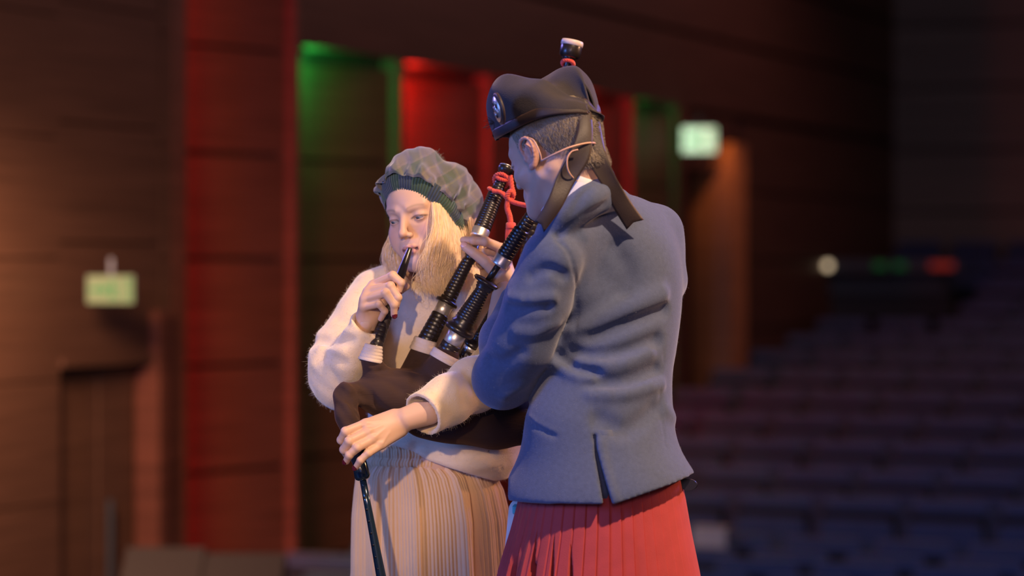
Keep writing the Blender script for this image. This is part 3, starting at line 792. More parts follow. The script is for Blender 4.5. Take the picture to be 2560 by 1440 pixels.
# right hand on the blowpipe (image left)
h = .0014
def D(px, py, d): return P(px, py, d)
f = Field(P(880, 830, 5.74), P(1040, 665, 5.90), h)
fr = [.0092, .0094, .0090, .0078]
f.cone(D(908, 822, 5.845), D(925, 785, 5.83), .024, .021, .01)
f.cone(D(912, 835, 5.85), D(918, 800, 5.83), .024, .022, .01)
mc = [D(934, 712, 5.815), D(921, 729, 5.805), D(912, 748, 5.80), D(908, 768, 5.802)]
fg = [[D(982, 689, 5.788), D(1003, 707, 5.782), D(996, 731, 5.788)],
      [D(976, 715, 5.776), D(995, 744, 5.772), D(989, 768, 5.778)],
      [D(964, 733, 5.772), D(985, 762, 5.768), D(985, 787, 5.776)],
      [D(948, 760, 5.778), D(962, 778, 5.785), D(952, 797, 5.80)]]
hand(f, (D(912, 795, 5.835), D(935, 780, 5.835)), .0185, mc, fg, [D(930, 780, 5.845), D(968, 752, 5.845), D(998, 728, 5.828), D(1017, 716, 5.815)], fr, .0085)
v, q = f.mesh(); parts.append((relax(v, q, 1, .4), q, None))
nails = [(fg[1][2], fg[1][1], (.45, -.85, .1), .0078), (fg[2][2], fg[2][1], (.35, -.9, .1), .0076), (fg[0][2], fg[0][1], (.8, -.5, -.1), .0074)]
# left hand on the chanter stock
f = Field(P(835, 1190, 5.60), P(1100, 1000, 5.78), h)
f.cone(D(1070, 1028, 5.705), D(1018, 1046, 5.695), .030, .0255, .01, flat=(np.array([-.1, 1, .1]), 1.25))
mc = [D(914, 1060, 5.672), D(921, 1080, 5.662), D(934, 1097, 5.66), D(954, 1112, 5.666)]
fg2 = [[D(864, 1079, 5.650), D(853, 1100, 5.664), D(866, 1118, 5.685)],
       [D(873, 1103, 5.638), D(860, 1124, 5.650), D(870, 1142, 5.672)],
       [D(893, 1119, 5.634), D(873, 1138, 5.638), D(866, 1153, 5.650)],
       [D(920, 1133, 5.640), D(901, 1151, 5.640), D(890, 1168, 5.650)]]
hand(f, (D(1000, 1076, 5.70), D(985, 1040, 5.70)), .0155, mc, fg2, [D(975, 1085, 5.73), D(930, 1110, 5.75), D(905, 1125, 5.755), D(885, 1128, 5.75)], [.0096, .0098, .0092, .0082], .0098, palmk=.012)
for i in range(4):
    f.bump([mc[i]+np.array([0, -.010, .004])], .008, .0012)
    if i < 3: f.bump([(mc[i]+mc[i+1])/2+np.array([-.012, -.008, .0]), (mc[i]+mc[i+1])/2+np.array([.01, -.012, .006])], .004, -.0016)
    a = np.array(mc[i])*.6+np.array(D(1010, 1050, 5.69))*.4
    f.bump([mc[i]+np.array([.004, -.012, .005]), a+np.array([0, -.013, .006])], .0035, .0010)
f.bump([D(960, 1052, 5.66), D(1000, 1050, 5.668)], .003, .0006)
v, q = f.mesh(); parts.append((relax(v, q, 1, .4), q, None))
nails += [(fg2[2][2], fg2[2][1], (-.5, -.8, .2), .0080), (fg2[3][2], fg2[3][1], (-.35, -.9, .1), .0074), (fg2[1][2], fg2[1][1], (-.9, -.4, .1), .0080)]
V, Q, C = cat_meshes(parts)
# finger tones: redder at the tips and joints
for t in [g[-1] for g in fg+fg2]:
    m_ = np.exp(-((V-t)**2).sum(1)/.010**2)*.35; C = C*(1-m_[:, None])+np.array([.62, .27, .22])*m_[:, None]
me = mesh_from('body', V, Q); setcol(me, C); link('body', me, m_skin, woman)
for t, p_, n_, r_ in nails: nail(t, p_, n_, r_, m_nail, woman)['label'] = 'dark red polished nail'
for s in (1, -1): eyeball(s, WH, m_eye, woman, (.30, -.50))

# ---- sweater
f = Field(P(740, 1240, 5.58), P(1340, 640, 6.22), .0042)
f.ell(P(1065, 800, 6.05), (.135, .098, .13), .04).ell(P(1080, 960, 6.05), (.140, .098, .17), .06).ell(P(1095, 1090, 6.04), (.150, .105, .11), .06)
f.ell(P(1185, 1120, 6.02), (.105, .10, .095), .05).ell(P(1065, 722, 6.05), (.085, .062, .045), .03)
f.chain([P(938, 735, 6.03), P(908, 790, 6.0), P(870, 862, 5.965), P(846, 930, 5.93), P(853, 962, 5.915)], [.056, .055, .058, .063, .054], .035)
f.chain([P(853, 950, 5.90), P(880, 890, 5.86), P(916, 820, 5.83), P(925, 800, 5.825)], [.056, .046, .037, .034], .02)
f.chain([P(1195, 728, 6.03), P(1222, 800, 6.0), P(1242, 900, 5.93), P(1246, 945, 5.87)], [.056, .059, .062, .060], .03)
f.chain([P(1246, 945, 5.87), P(1190, 960, 5.80), P(1120, 1000, 5.735), P(1062, 1032, 5.705), P(1045, 1040, 5.70)], [.060, .056, .050, .0455, .044], .02)
f.cone(P(985, 715, 6.02), P(1150, 715, 6.02), .045, .045, .03)
# folds
f.ell(P(822, 842, 5.95), (.026, .03, .016), .02); f.ell(P(800, 905, 5.92), (.022, .03, .03), .03)
for pts, w_, a_ in (([(800, 850, 5.90), (835, 862, 5.90), (880, 850, 5.90)], .012, -.008), ([(790, 905, 5.87), (820, 890, 5.87), (860, 905, 5.86)], .010, -.005),
                    ([(775, 930, 5.90), (800, 960, 5.87), (840, 985, 5.86)], .010, -.004), ([(845, 800, 5.95), (880, 815, 5.93), (915, 850, 5.86)], .011, -.005),
                    ([(800, 870, 5.88), (850, 875, 5.86), (890, 860, 5.84)], .012, .006), ([(1140, 700, 5.99), (1130, 790, 5.96), (1120, 860, 5.96)], .012, -.010),
                    ([(960, 700, 5.99), (950, 780, 5.96), (960, 850, 5.95)], .012, -.006), ([(1170, 760, 5.95), (1190, 840, 5.93), (1180, 880, 5.93)], .010, -.005),
                    ([(1000, 790, 5.95), (1060, 830, 5.94)], .016, -.005),
                    ([(1200, 900, 5.82), (1185, 960, 5.76), (1200, 1000, 5.78)], .008, -.004), ([(1170, 925, 5.80), (1155, 975, 5.74), (1165, 1010, 5.76)], .008, -.0035),
                    ([(1040, 1115, 5.93), (1120, 1140, 5.93), (1230, 1130, 5.93)], .012, -.007), ([(1060, 1135, 5.93), (1140, 1160, 5.93), (1250, 1165, 5.93)], .012, .006),
                    ([(830, 930, 5.86), (850, 960, 5.86), (880, 960, 5.86)], .009, -.004)):
    f.stroke(pts, w_, a_*1.2)
g = np.stack(np.broadcast_arrays(f.ax[0][:, None, None], f.ax[1][None, :, None], f.ax[2][None, None, :]), -1).reshape(-1, 3)
f.F += (.0022*noise3(g, 45, 5, 2)).reshape(f.F.shape).astype(np.float32); del g
nb = P(1062, 712, 6.03)
f.ell(nb+np.array([0, -.012, .03]), (.062, .055, .05), .006, op='-')
# open cuffs
cR = wrR-elR; cut(f, P(920, 806, 5.826), cR, .062)
cL = wrL-elL; cut(f, P(1056, 1038, 5.702), cL+np.array([0, 0, -.02]), .078)
f.cone(P(919, 812, 5.83), P(930, 770, 5.81), .029, .030, .004, op='-')
f.cone(P(1064, 1032, 5.706), P(1025, 1050, 5.695), .039, .041, .004, op='-')
# hem line, drooping to the right
hx = [P(px, 0, 6)[0] for px in (900, 994, 1033, 1072, 1119, 1170, 1228, 1255, 1300)]; hz = [P(0, py, 6)[2] for py in (1108, 1111, 1121, 1144, 1160, 1176, 1195, 1211, 1225)]
def hem(F, X, Y, Z): return np.where(Y > 5.84, np.maximum(F, np.interp(X[:, 0, 0], hx, hz)[:, None, None]-.002-Z), F)
f.apply(hem)
inner = f.F+.010
def hollow(F, X, Y, Z):
    return np.where((Y > 5.84) & (Z < P(0, 1075, 6)[2]), np.maximum(F, -inner_), F)
inner_ = inner; f.apply(lambda F, X, Y, Z: np.where((Y > 5.86) & (Z < P(0, 1085, 6)[2]) & (F < 0), np.maximum(F, -(F+.009)), F))
V, Q = f.mesh(); V = relax(V, Q, 2, .5)
link('sweater', mesh_from('sweater', V, Q), m_knit, woman)
fuzz('sweater_fuzz', V, Q, 15000, .0058, .00016, m_fibre, woman, mask=lambda C, N: (N[:, 1] < .45))
# ribbed neckline
t = np.linspace(0, 2*np.pi, 40)
ng = np.array([nb+np.array([.060*math.cos(a), .050*math.sin(a)-.012, -.004+.012*math.sin(a)]) for a in t])
tube_obj('neckline', ng, .007, m_knit, woman, 8, False)

# ---- skirt: corduroy wales over gathered folds
NW = 132; cols = NW*6; rws = 54
th = np.arange(cols)*2*np.pi/cols
zt_, zb_ = P(0, 1163, 6)[2], .10
ctr = [(1163, 1052, .124, .100), (1185, 1062, .152, .118), (1230, 1070, .164, .128), (1300, 1075, .173, .138), (1440, 1080, .178, .150), (1700, 1084, .205, .185), (2150, 1090, .25, .24)]
ys = np.array([c[0] for c in ctr]); G = np.zeros((rws, cols, 3))
rgs = np.random.default_rng(11); fold_ph = rgs.uniform(0, 6.28, 6)
for i in range(rws):
    t = i/(rws-1); z = zt_+(zb_-zt_)*t**1.25; py = HOR+(CZ-z)*FPX/6
    cx, rx, ry = (np.interp(py, ys, [c[k] for c in ctr]) for k in (1, 2, 3))
    c = P(cx, 0, 6.05); a = min(1, t*7)
    fold = (.0062*np.sin(11*th+fold_ph[0]+.5*np.sin(3*t+1))+.0032*np.sin(19*th+fold_ph[1])+.0016*np.sin(31*th+fold_ph[2]+t))*min(1, .5+t*1.7)
    fold += .0035*np.sin(44*th+fold_ph[3])*math.exp(-t*16)
    # a deep fold sweeping from the waist at the right to the hem
    thf = np.radians(312-14*t); fold -= .016*np.exp(-((th-thf)/.05)**2)*a
    thf = np.radians(232-2*t); fold -= .012*np.exp(-((th-thf)/.035)**2)*a
    rib = .0011*(np.abs(np.cos(th*NW/2))*2-1)*min(1, t*30)
    r = fold+rib
    G[i] = np.stack([c[0]+np.cos(th)*(rx+r), c[1]+np.sin(th)*(ry+r), np.full(cols, z)], -1)
grid_obj('skirt', G, m_cord, woman, True)
# gathered elastic waistband, three rows of shirring
nb_ = 26; G = np.zeros((nb_, 600, 3)); th = np.arange(600)*2*np.pi/600
for i in range(nb_):
    t = i/(nb_-1); z = P(0, 1098+68*t, 6)[2]; c = P(1052, 0, 6.05)
    r = .005*abs(math.sin(t*np.pi*3))**.6+.0012*np.sin(th*110+2*math.sin(t*9))+.0015*np.sin(31*th)
    rx, ry = .118+.004*t, .094+.004*t
    G[i] = np.stack([c[0]+np.cos(th)*(rx+r), c[1]+np.sin(th)*(ry+r), np.full(600, z)], -1)
grid_obj('waistband', G, m_cord, woman, True)
m_shoe = mat('brown_boot', srgb(70, 48, 38), .4)
for s in (1, -1):
    f = Field((wx+s*.08-.07, 5.80, -.01), (wx+s*.08+.07, 6.15, .22), .005)
    f.cone((wx+s*.08, 6.07, .045), (wx+s*.085, 5.90, .035), .042, .036, .02).cone((wx+s*.08, 6.07, .05), (wx+s*.08, 6.07, .18), .044, .05, .02)
    f.apply(lambda F, X, Y, Z: np.maximum(F, -(Z-.002)))
    sdf_obj('boot', f, m_shoe, woman)

# ---- hair
A = lambda *p: [P(*q) for q in p]
gr = [A((1078, 488, 5.930), (1085, 565, 5.894), (1070, 625, 5.884), (1060, 690, 5.884), (1076, 742, 5.882)),
      A((1098, 500, 5.930), (1103, 575, 5.896), (1093, 640, 5.890), (1082, 700, 5.884), (1096, 748, 5.878)),
      A((1112, 512, 5.945), (1127, 590, 5.918), (1126, 650, 5.916), (1108, 705, 5.900), (1110, 752, 5.884)),
      A((1130, 530, 5.980), (1146, 600, 5.958), (1149, 655, 5.955), (1134, 705, 5.930), (1128, 746, 5.897)),
      A((1148, 548, 6.028), (1160, 610, 6.015), (1166, 660, 6.010), (1156, 700, 5.975), (1142, 736, 5.925)),
      A((1148, 565, 6.080), (1158, 620, 6.085), (1160, 665, 6.075), (1160, 690, 6.040), (1160, 706, 6.000))]
G = np.stack([spline(x, 16)[:12] for x in gr]); G = spline(G.reshape(6, -1), 24).reshape(24, 12, 3)+np.array([-.004, .014, 0])
o = grid_obj('hair_base', G.transpose(1, 0, 2), m_hairb, woman); sm = o.modifiers.new('t', 'SOLIDIFY'); sm.thickness = .008
strands('hair', gr, 5200, .00048, m_hairb, woman, .0034, 1, wave=.0035)
strands('hair', gr, 1800, .00045, m_hairb, woman, .0048, 21, group_k=3, wave=.0055)
strands('hair_loose', [A((1060, 640, 5.915), (1055, 690, 5.90), (1040, 720, 5.89), (1050, 745, 5.88), (1062, 752, 5.87)), gr[0], gr[3], [p+np.array([.012, -.01, 0]) for p in gr[4]]], 160, .0004, m_hairb, woman, .010, 5, wave=.012)
gl = [A((992, 530, 6.07), (976, 590, 6.065), (960, 635, 6.045), (968, 670, 6.00), (984, 700, 5.96)),
      A((996, 540, 6.06), (984, 600, 6.055), (974, 650, 6.02), (985, 690, 5.97), (996, 725, 5.93)),
      A((1000, 560, 6.05), (998, 615, 6.04), (1000, 655, 6.00), (1006, 695, 5.95), (1018, 728, 5.91))]
strands('hair', gl, 1500, .0005, m_hairb, woman, .0040, 2, group_k=4, wave=.003)
# hair over the back of the head down to the nape, and the hairline under the band
back = []
for a in np.linspace(-2.45, 2.45, 15):
    p0 = tf(WH, (.070*math.sin(a), -.012-.090*math.cos(a), .025)); p1 = tf(WH, (.078*math.sin(a), -.018-.096*math.cos(a), -.03)); p2 = tf(WH, (.074*math.sin(a), -.025-.088*math.cos(a), -.10)); p3 = tf(WH, (.07*math.sin(a), -.04-.075*math.cos(a), -.175))
    if abs(a) < 1.75: back.append([p0, p1, p2, p3])
strands('hair', back, 1500, .0008, m_hairb, woman, .004, 4, wave=.002)
front = []
for a in np.linspace(-1.25, 1.3, 11):
    c_, s_ = math.cos(a), math.sin(a)
    front.append([tf(WH, (-.058*s_, .006+.060*c_, .086-.02*abs(s_))), tf(WH, (-.0635*s_, .010+.0625*c_, .072-.022*abs(s_))), tf(WH, (-.0665*s_-.003, .012+.0635*c_, .060-.028*abs(s_))), tf(WH, (-.068*s_-.007, .012+.0635*c_, .052-.034*abs(s_)))])
strands('hairline', front, 420, .0006, m_hairb, woman, .0012, 6, wave=.001, n=8)

# ---- tartan tam: ribbed band, gathered crown, pompom
m_tam = mat('tartan_wool', (1, 1, 1, 1), .95, sheen=.5, attr=True, bump=.4, bscale=500, bdist=.001)
def tam_frame():
    c = tf(WH, (.004, .018, -.016)); r, f_, u = (WH[:3, i]/np.linalg.norm(WH[:3, i]) for i in range(3))
    a = math.radians(-50)             # tipped back: front edge high, nape edge low
    f2 = f_*math.cos(a)-u*math.sin(a); u2 = np.cross(r, f2)
    b = math.radians(5.7); r2 = r*math.cos(b)+u2*math.sin(b); u2 = np.cross(r2, f2)
    return c, r2, f2, u2
tc_, tr_, tfw, tu_ = tam_frame()
def tam_pt(x, y, z): return tc_+tr_*np.asarray(x)[..., None]+tfw*np.asarray(y)[..., None]+tu_*np.asarray(z)[..., None]
n = 720; th = np.arange(n)*2*np.pi/n
G = []; Cc = []
prof = [(-.003, -.003), (-.004, .000), (-.002, .004), (.0015, .010), (.002, .020), (.0005, .028), (-.002, .032)]
for dr, z in spline(prof, 16):
    rib = .0010*np.cos(th*96)
    dr = dr+.8*z*np.clip(np.sin(th), 0, 1)
    G.append(tam_pt((.0855+dr+rib)*np.cos(th), (.1020+dr+rib)*np.sin(th), np.full(n, z+.003)))
    k = .5+.5*np.cos(th*96); base = np.where((np.sin(th*9+1)+.6*np.sin(th*17) > .2)[:, None], [.035, .075, .055], [.030, .050, .085])
    Cc.append(base*(.55+.6*k[:, None]))
o = grid_obj('hat_band', np.array(G), m_tam, woman, True); setcol(o.data, np.concatenate(Cc)); o['label'] = 'dark green ribbed knitted band'
n = 420; th = np.arange(n)*2*np.pi/n; G = []; Cc = []; rgt = np.random.default_rng(5); ph = rgt.uniform(0, 6.28, 12)
# crown cross-section: r scale and height from band to button
pr = [(.00, .022), (.005, .026), (.012, .036), (.018, .052), (.021, .074), (.017, .098), (.004, .117), (-.017, .129), (-.042, .135), (-.065, .137), (-.0845, .137)]
PR = spline(pr, 72)
for i, (dr, z) in enumerate(PR):
    t = i/(len(PR)-1)
    lump = 1.0-abs(t-.42)*1.6 if abs(t-.42) < .6 else 0
    g_ = (.0080*np.sin(13*th+ph[0]+2*np.sin(2*th+ph[1]))+.0050*np.sin(23*th+ph[2]+np.sin(3*th)))*math.exp(-((t-.15)/.16)**2)
    big = (.0075*np.sin(3*th+ph[3]+1.5*t)+.0050*np.sin(5*th+ph[4]-2*t)+.0035*np.sin(8*th+ph[5]+3*t))*max(0, lump)
    back_ = -.004*np.clip(-np.sin(th), 0, 1)*np.exp(-((t-.3)/.3)**2)-.006*np.clip(-np.cos(th), 0, 1)*np.exp(-((t-.35)/.3)**2)
    fr_ = .026*np.clip(np.sin(th), 0, 1)*(1-ss(.05, .55, t)); rx = .0855+dr+fr_; ry = .1020+dr+fr_; q = np.clip((.0855+dr)/.08, 0, 1)
    crz = .0028*np.sin(9*th+11*t+2*np.sin(4*th+ph[7]))*np.sin(7*t*3+3*np.sin(3*th+ph[8]))*min(1, 4*t)
    R_ = (g_+big*1.0+back_+crz)*q
    zz = z+.003+(big*.9+.006*np.sin(2*th+ph[6]))*q*(t > .1)-.010*np.clip(np.sin(th), 0, 1)*ss(.2, .7, t)+.004*np.clip(-np.sin(th), 0, 1)
    G.append(tam_pt((rx+R_)*np.cos(th), (ry+R_)*np.sin(th), zz))
    # tartan set woven square to the crown
    X = (rx+R_)*np.cos(th)+z*.5*np.sign(np.cos(th)); Y = (ry+R_)*np.sin(th)+z*.5
    def sett(q):
        m_ = (q/.052) % 1.0
        return np.where(m_ < .40, 0, np.where(m_ < .47, 1, np.where(m_ < .52, 0, np.where(m_ < .92, 2, 3))))
    pal = np.array([[.120, .110, .135], [.165, .150, .120], [.070, .088, .078], [.150, .130, .155]])
    Cc.append((pal[sett(X)]+pal[sett(Y)])*.62)
o = grid_obj('hat_crown', np.array(G), m_tam, woman, True); setcol(o.data, np.concatenate(Cc)); o['label'] = 'muted green and purple tartan crown with gathers'
tip = tam_pt(np.array([-.004]), np.array([.040]), np.array([.139]))[0]
f = Field(tip-.03, tip+.03, .002); f.ell(tip, .012, .002); V, Q = f.mesh()
m_pom = mat('grey_green_wool', srgb(108, 118, 118), .95, sheen=.4)
link('pompom', mesh_from('pompom', V, Q), m_pom, woman); fuzz('pompom_fibres', V, Q, 1400, .010, .0005, m_pom, woman, 8)

# ================================================================== THE BAGPIPES
m_pipe = mat('black_turned_wood', srgb(38, 31, 29), .34, spec=.5, coat=.15)
m_pipeblue = m_pipe
m_silver = mat('polished_ferrule', srgb(225, 218, 210), .38, metal=.85)
m_ivory = mat('ivory_ring', srgb(225, 205, 195), .4)
m_bag = mat('dark_brown_corduroy', srgb(54, 35, 31), .95, sheen=.35, bump=.55, bscale=190, bstretch=(.25, .6, 2.6), bdist=.0012, sheen_tint=srgb(170, 120, 90))
m_hemp = mat('cream_stock_binding', srgb(214, 196, 186), .9, bump=.5, bscale=500)
m_red = mat('coral_silk_cord', srgb(232, 84, 64), .7, sheen=.4, bump=.5, bscale=700)
pipes = empty('bagpipes', tuple(P(1060, 1010, 5.86)), 'dark brown bagpipes with black ringed drones held under the arm of the woman', 'bagpipes')
f = Field(P(790, 1185, 5.60), P(1345, 850, 6.02), .0036)
f.cone(P(965, 985, 5.82), P(1120, 1000, 5.87), .050, .072, .04).cone(P(1120, 1000, 5.87), P(1250, 1040, 5.90), .072, .058, .05)
f.cone(P(1250, 1040, 5.90), P(1310, 1060, 5.90), .058, .044, .04).cone(P(1060, 1040, 5.85), P(1230, 1065, 5.89), .042, .040, .04)
f.cone(P(868, 982, 5.775), P(975, 985, 5.82), .020, .046, .03)
f.chain([P(862, 990, 5.765), P(868, 1040, 5.745), P(884, 1100, 5.735), P(896, 1148, 5.73)], [.026, .024, .020, .016], .012)
f.cone(P(950, 965, 5.81), P(928, 900, 5.80), .030, .0225, .018)          # socket for the blowpipe
f.cone(P(1085, 950, 5.86), P(1053, 868, 5.865), .034, .026, .018) if False else None
f.cone(P(1030, 940, 5.875), P(1057, 872, 5.875), .030, .0235, .016)
f.cone(P(1085, 945, 5.845), P(1116, 890, 5.842), .034, .0275, .016)
f.cone(P(1170, 960, 5.90), P(1172, 905, 5.91), .030, .022, .016)
for pts, w_, a_ in (([(838, 962, 5.745), (862, 985, 5.735), (890, 1015, 5.742), (912, 1050, 5.75)], .0065, -.009), ([(850, 955, 5.74), (880, 975, 5.75), (905, 1010, 5.755)], .007, .005),
                    ([(905, 945, 5.77), (960, 950, 5.775), (1000, 975, 5.79)], .009, -.004), ([(890, 985, 5.76), (930, 1000, 5.77), (965, 1035, 5.79)], .010, -.005),
                    ([(1040, 925, 5.83), (1075, 950, 5.80), (1100, 985, 5.79)], .008, -.004), ([(1020, 960, 5.79), (1060, 990, 5.785)], .012, .004),
                    ([(845, 1010, 5.735), (872, 1050, 5.725), (900, 1075, 5.72)], .006, -.004), ([(930, 905, 5.775), (955, 935, 5.78), (1000, 940, 5.80)], .006, -.003),
                    ([(1120, 940, 5.81), (1150, 960, 5.81), (1170, 990, 5.81)], .008, -.004),
                    ([(836, 968, 5.7), (850, 990, 5.7), (876, 1012, 5.7), (900, 1045, 5.7)], .0040, -.008), ([(905, 925, 5.7), (935, 930, 5.7), (962, 925, 5.7)], .004, -.004), ([(1038, 905, 5.7), (1062, 925, 5.7), (1082, 945, 5.7)], .004, -.006), ([(900, 960, 5.7), (930, 985, 5.7), (940, 1010, 5.7)], .006, -.004), ([(1000, 930, 5.7), (1060, 945, 5.7), (1130, 985, 5.7)], .006, .003)):
    f.stroke(pts, w_, a_*1.2)
V, Q = f.mesh(); link('bag', mesh_from('bag', relax(V, Q, 2), Q), m_bag, pipes)
def ray(a, b, t): return np.asarray(a)*(1-t)+np.asarray(b)*t
def binding(name, p0, p1, r0, r1, n=5):
    pr_ = []
    for i in range(n*6+1):
        t = i/(n*6); pr_.append((t, r0+(r1-r0)*t+.0012*abs(math.sin(t*n*np.pi))))
    o = lathe_obj(name, p0, p1, [(0, r0*.6)]+pr_+[(1, r1*.6)], m_hemp, pipes); o['label'] = 'cream cord binding'; return o
def rings(t0, t1, n, r0, r1, depth=.0014, sharp=True):
    out = []
    for i in range(n):
        a = t0+(t1-t0)*i/n; b = t0+(t1-t0)*(i+1)/n; ra = r0+(r1-r0)*i/n
        out += [(a, ra-depth*.26), (a+(b-a)*.10, ra-depth*.26), (a+(b-a)*.20, ra), (a+(b-a)*.55, ra+.0002), (a+(b-a)*.90, ra), (b, ra-depth*.26)]
    return out
def section(a, b, prof, m=m_pipe, name='section', parent=None): return lathe_obj(name, a, b, prof, m, parent or pipes, 28)
R = 1/FPX*5.86            # metres per pixel at the pipes
# blowpipe: mouthpiece at the lips to the bound stock
b0, b1 = P(930, 892, 5.80), P(1025, 621, 5.905)
bp = section(ray(b0, b1, .0), ray(b0, b1, .62), [(0, .0150)]+rings(.02, 1, 15, .0152, .0118, .0012)+[(1, .0100)], name='blowpipe')
section(ray(b0, b1, .60), b1, [(0, .0108), (.05, .0118), (.12, .0105), (.5, .0094), (.8, .0072), (.97, .0056), (1, .0052)], name='mouthpiece', parent=bp)
binding('stock_binding', P(926, 903, 5.80), P(935, 862, 5.80), .0265, .0180)
# first tenor drone (left), from its bound stock up to the cup behind the face of the man
c0, c1 = P(1062, 862, 5.875), P(1172, 648, 5.905)
binding('stock_binding', P(1055, 880, 5.875), P(1065, 848, 5.875), .0285, .0245, 3)
d1 = section(ray(c0, c1, -.02), ray(c0, c1, .36), [(0, .020)]+rings(.02, .98, 8, .0215, .0185)+[(1, .016)], name='drone')
section(ray(c0, c1, .355), ray(c0, c1, .475), [(0, .0160), (.03, .0172), (.97, .0176), (1, .0158)], m_silver, 'ferrule', d1)
section(ray(c0, c1, .47), ray(c0, c1, .56), [(0, .015), (.05, .024), (.25, .0262), (.45, .024), (.55, .017), (.75, .019), (1, .016)], name='collar', parent=d1)
section(ray(c0, c1, .55), ray(c0, c1, 1.0), [(0, .016)]+rings(.02, .98, 12, .0168, .0128)+[(1, .012)], name='upper_section', parent=d1)
e0, e1 = P(1172, 655, 5.905), P(1200, 590, 5.93)
section(ray(e0, e1, .0), ray(e0, e1, 1.1), [(0, .0125), (.12, .0130), (.2, .0160), (.34, .0172), (.42, .014), (.5, .0075), (1, .0075)], name='tuning_pin', parent=d1)
f0, f1 = P(1196, 594, 5.925), P(1262, 428, 5.965)
Lf = f1-f0
section(ray(f0, f1, .0), ray(f0, f1, .135), [(0, .0165), (.04, .0200), (.2, .0192), (.9, .0196), (1, .0178)], m_silver, 'ferrule', d1)
section(ray(f0, f1, .13), ray(f0, f1, .70), [(0, .0180)]+rings(.02, .97, 15, .0192, .0170)+[(1, .0135)], name='bell_section', parent=d1)
section(ray(f0, f1, .69), ray(f0, f1, .97), [(0, .0135)]+rings(.02, .8, 5, .0132, .0108)+[(.86, .0095), (1, .0095)], name='top_section', parent=d1)
section(ray(f0, f1, .95), ray(f0, f1, 1.07), [(0, .009), (.25, .0150), (.6, .0172), (.85, .0170), (1, .0150)], name='end_cap', parent=d1)
section(ray(f0, f1, 1.065), ray(f0, f1, 1.085), [(0, .0155), (.5, .0160), (1, .0130)], m_silver, 'cap_ring', d1)
# second tenor drone, nearer, running up under the chin of the man
g0, g1 = P(1112, 892, 5.842), P(1150, 822, 5.835)
binding('stock_binding', P(1106, 903, 5.842), P(1117, 883, 5.842), .0315, .0305, 2)
d2 = section(ray(g0, g1, -.1), ray(g0, g1, .48), [(0, .020)]+rings(.02, .98, 4, .0225, .0215)+[(1, .019)], name='drone')
section(ray(g0, g1, .47), ray(g0, g1, .86), [(0, .0190), (.04, .0202), (.96, .0208), (1, .0190)], m_silver, 'ferrule', d2)
h0, h1 = ray(g0, g1, .84), P(1221, 700, 5.822)
section(h0, h1, [(0, .019), (.02, .031), (.06, .0345), (.11, .033), (.15, .024), (.18, .0275), (.22, .022), (.25, .0235)]+rings(.26, .80, 11, .0225, .0148)+
        [(.81, .0160), (.84, .0185), (.86, .0170), (.88, .0205), (.91, .0180), (.93, .0290), (.955, .0320), (.985, .0300), (1, .012)], name='lower_section', parent=d2)
section(ray(h0, h1, .98), P(1247, 662, 5.815), [(0, .0072), (1, .0072)], name='tuning_pin', parent=d2)
i0, i1 = P(1247, 664, 5.815), P(1345, 512, 5.80)
section(i0, ray(i0, i1, .155), [(0, .0165), (.03, .0192), (.2, .0185), (.9, .0190), (1, .0172)], m_silver, 'ferrule', d2)
section(ray(i0, i1, .15), ray(i0, i1, .60), [(0, .0175)]+rings(.02, .97, 9, .0188, .0172)+[(1, .0145)], name='bell_section', parent=d2)
section(ray(i0, i1, .59), ray(i0, i1, 1.35), [(0, .0145)]+rings(.02, .97, 13, .0142, .0118)+[(1, .0105)], name='top_section', parent=d2)
# third, slimmer lower joint half hidden by the sleeve of the man
j0, j1 = P(1168, 884, 5.905), P(1252, 752, 5.88)
d3 = section(ray(j0, j1, -.35), ray(j0, j1, .10), [(0, .015)]+rings(.02, .98, 5, .0165, .0155)+[(1, .014)], name='drone')
section(ray(j0, j1, .06), ray(j0, j1, .14), [(0, .0150), (.1, .0162), (.9, .0165), (1, .015)], m_silver, 'ferrule', d3)
section(ray(j0, j1, .12), j1, [(0, .014), (.02, .0215), (.06, .0235), (.12, .0180), (.15, .0105)]+rings(.16, .84, 13, .0095, .0125, .0012)+[(.86, .0135), (.90, .0165), (.93, .0190), (.97, .0200), (1, .0150)], name='lower_section', parent=d3)
# bass drone standing behind the man's head, cup showing over the hat
k0, k1 = P(1255, 925, 5.95), P(1431, 106, 6.0)
d4 = section(k0, ray(k0, k1, .88), [(0, .0175)]+rings(.01, .25, 12, .0175, .016)+[(.26, .024), (.27, .016)]+rings(.28, .60, 16, .0150, .014)+[(.61, .019), (.66, .019), (.67, .015)]+rings(.68, .98, 14, .0150, .0125)+[(1, .0115)], name='drone')
section(ray(k0, k1, .875), ray(k0, k1, .955), [(0, .0115), (.1, .0150), (.2, .0120), (.5, .0085), (.78, .0088), (.9, .0125), (1, .0200)], name='top_section', parent=d4)
section(ray(k0, k1, .953), ray(k0, k1, .992), [(0, .0190), (.10, .0228), (.5, .0238), (.9, .0238), (1, .0225)], name='end_cap', parent=d4)
o = section(ray(k0, k1, .988), ray(k0, k1, 1.006), [(0, .0225), (.1, .0246), (.6, .0250), (.95, .0235), (1, .0150)], m_ivory, 'cap_ring', d4); o['label'] = 'pale ivory ring on the cap'
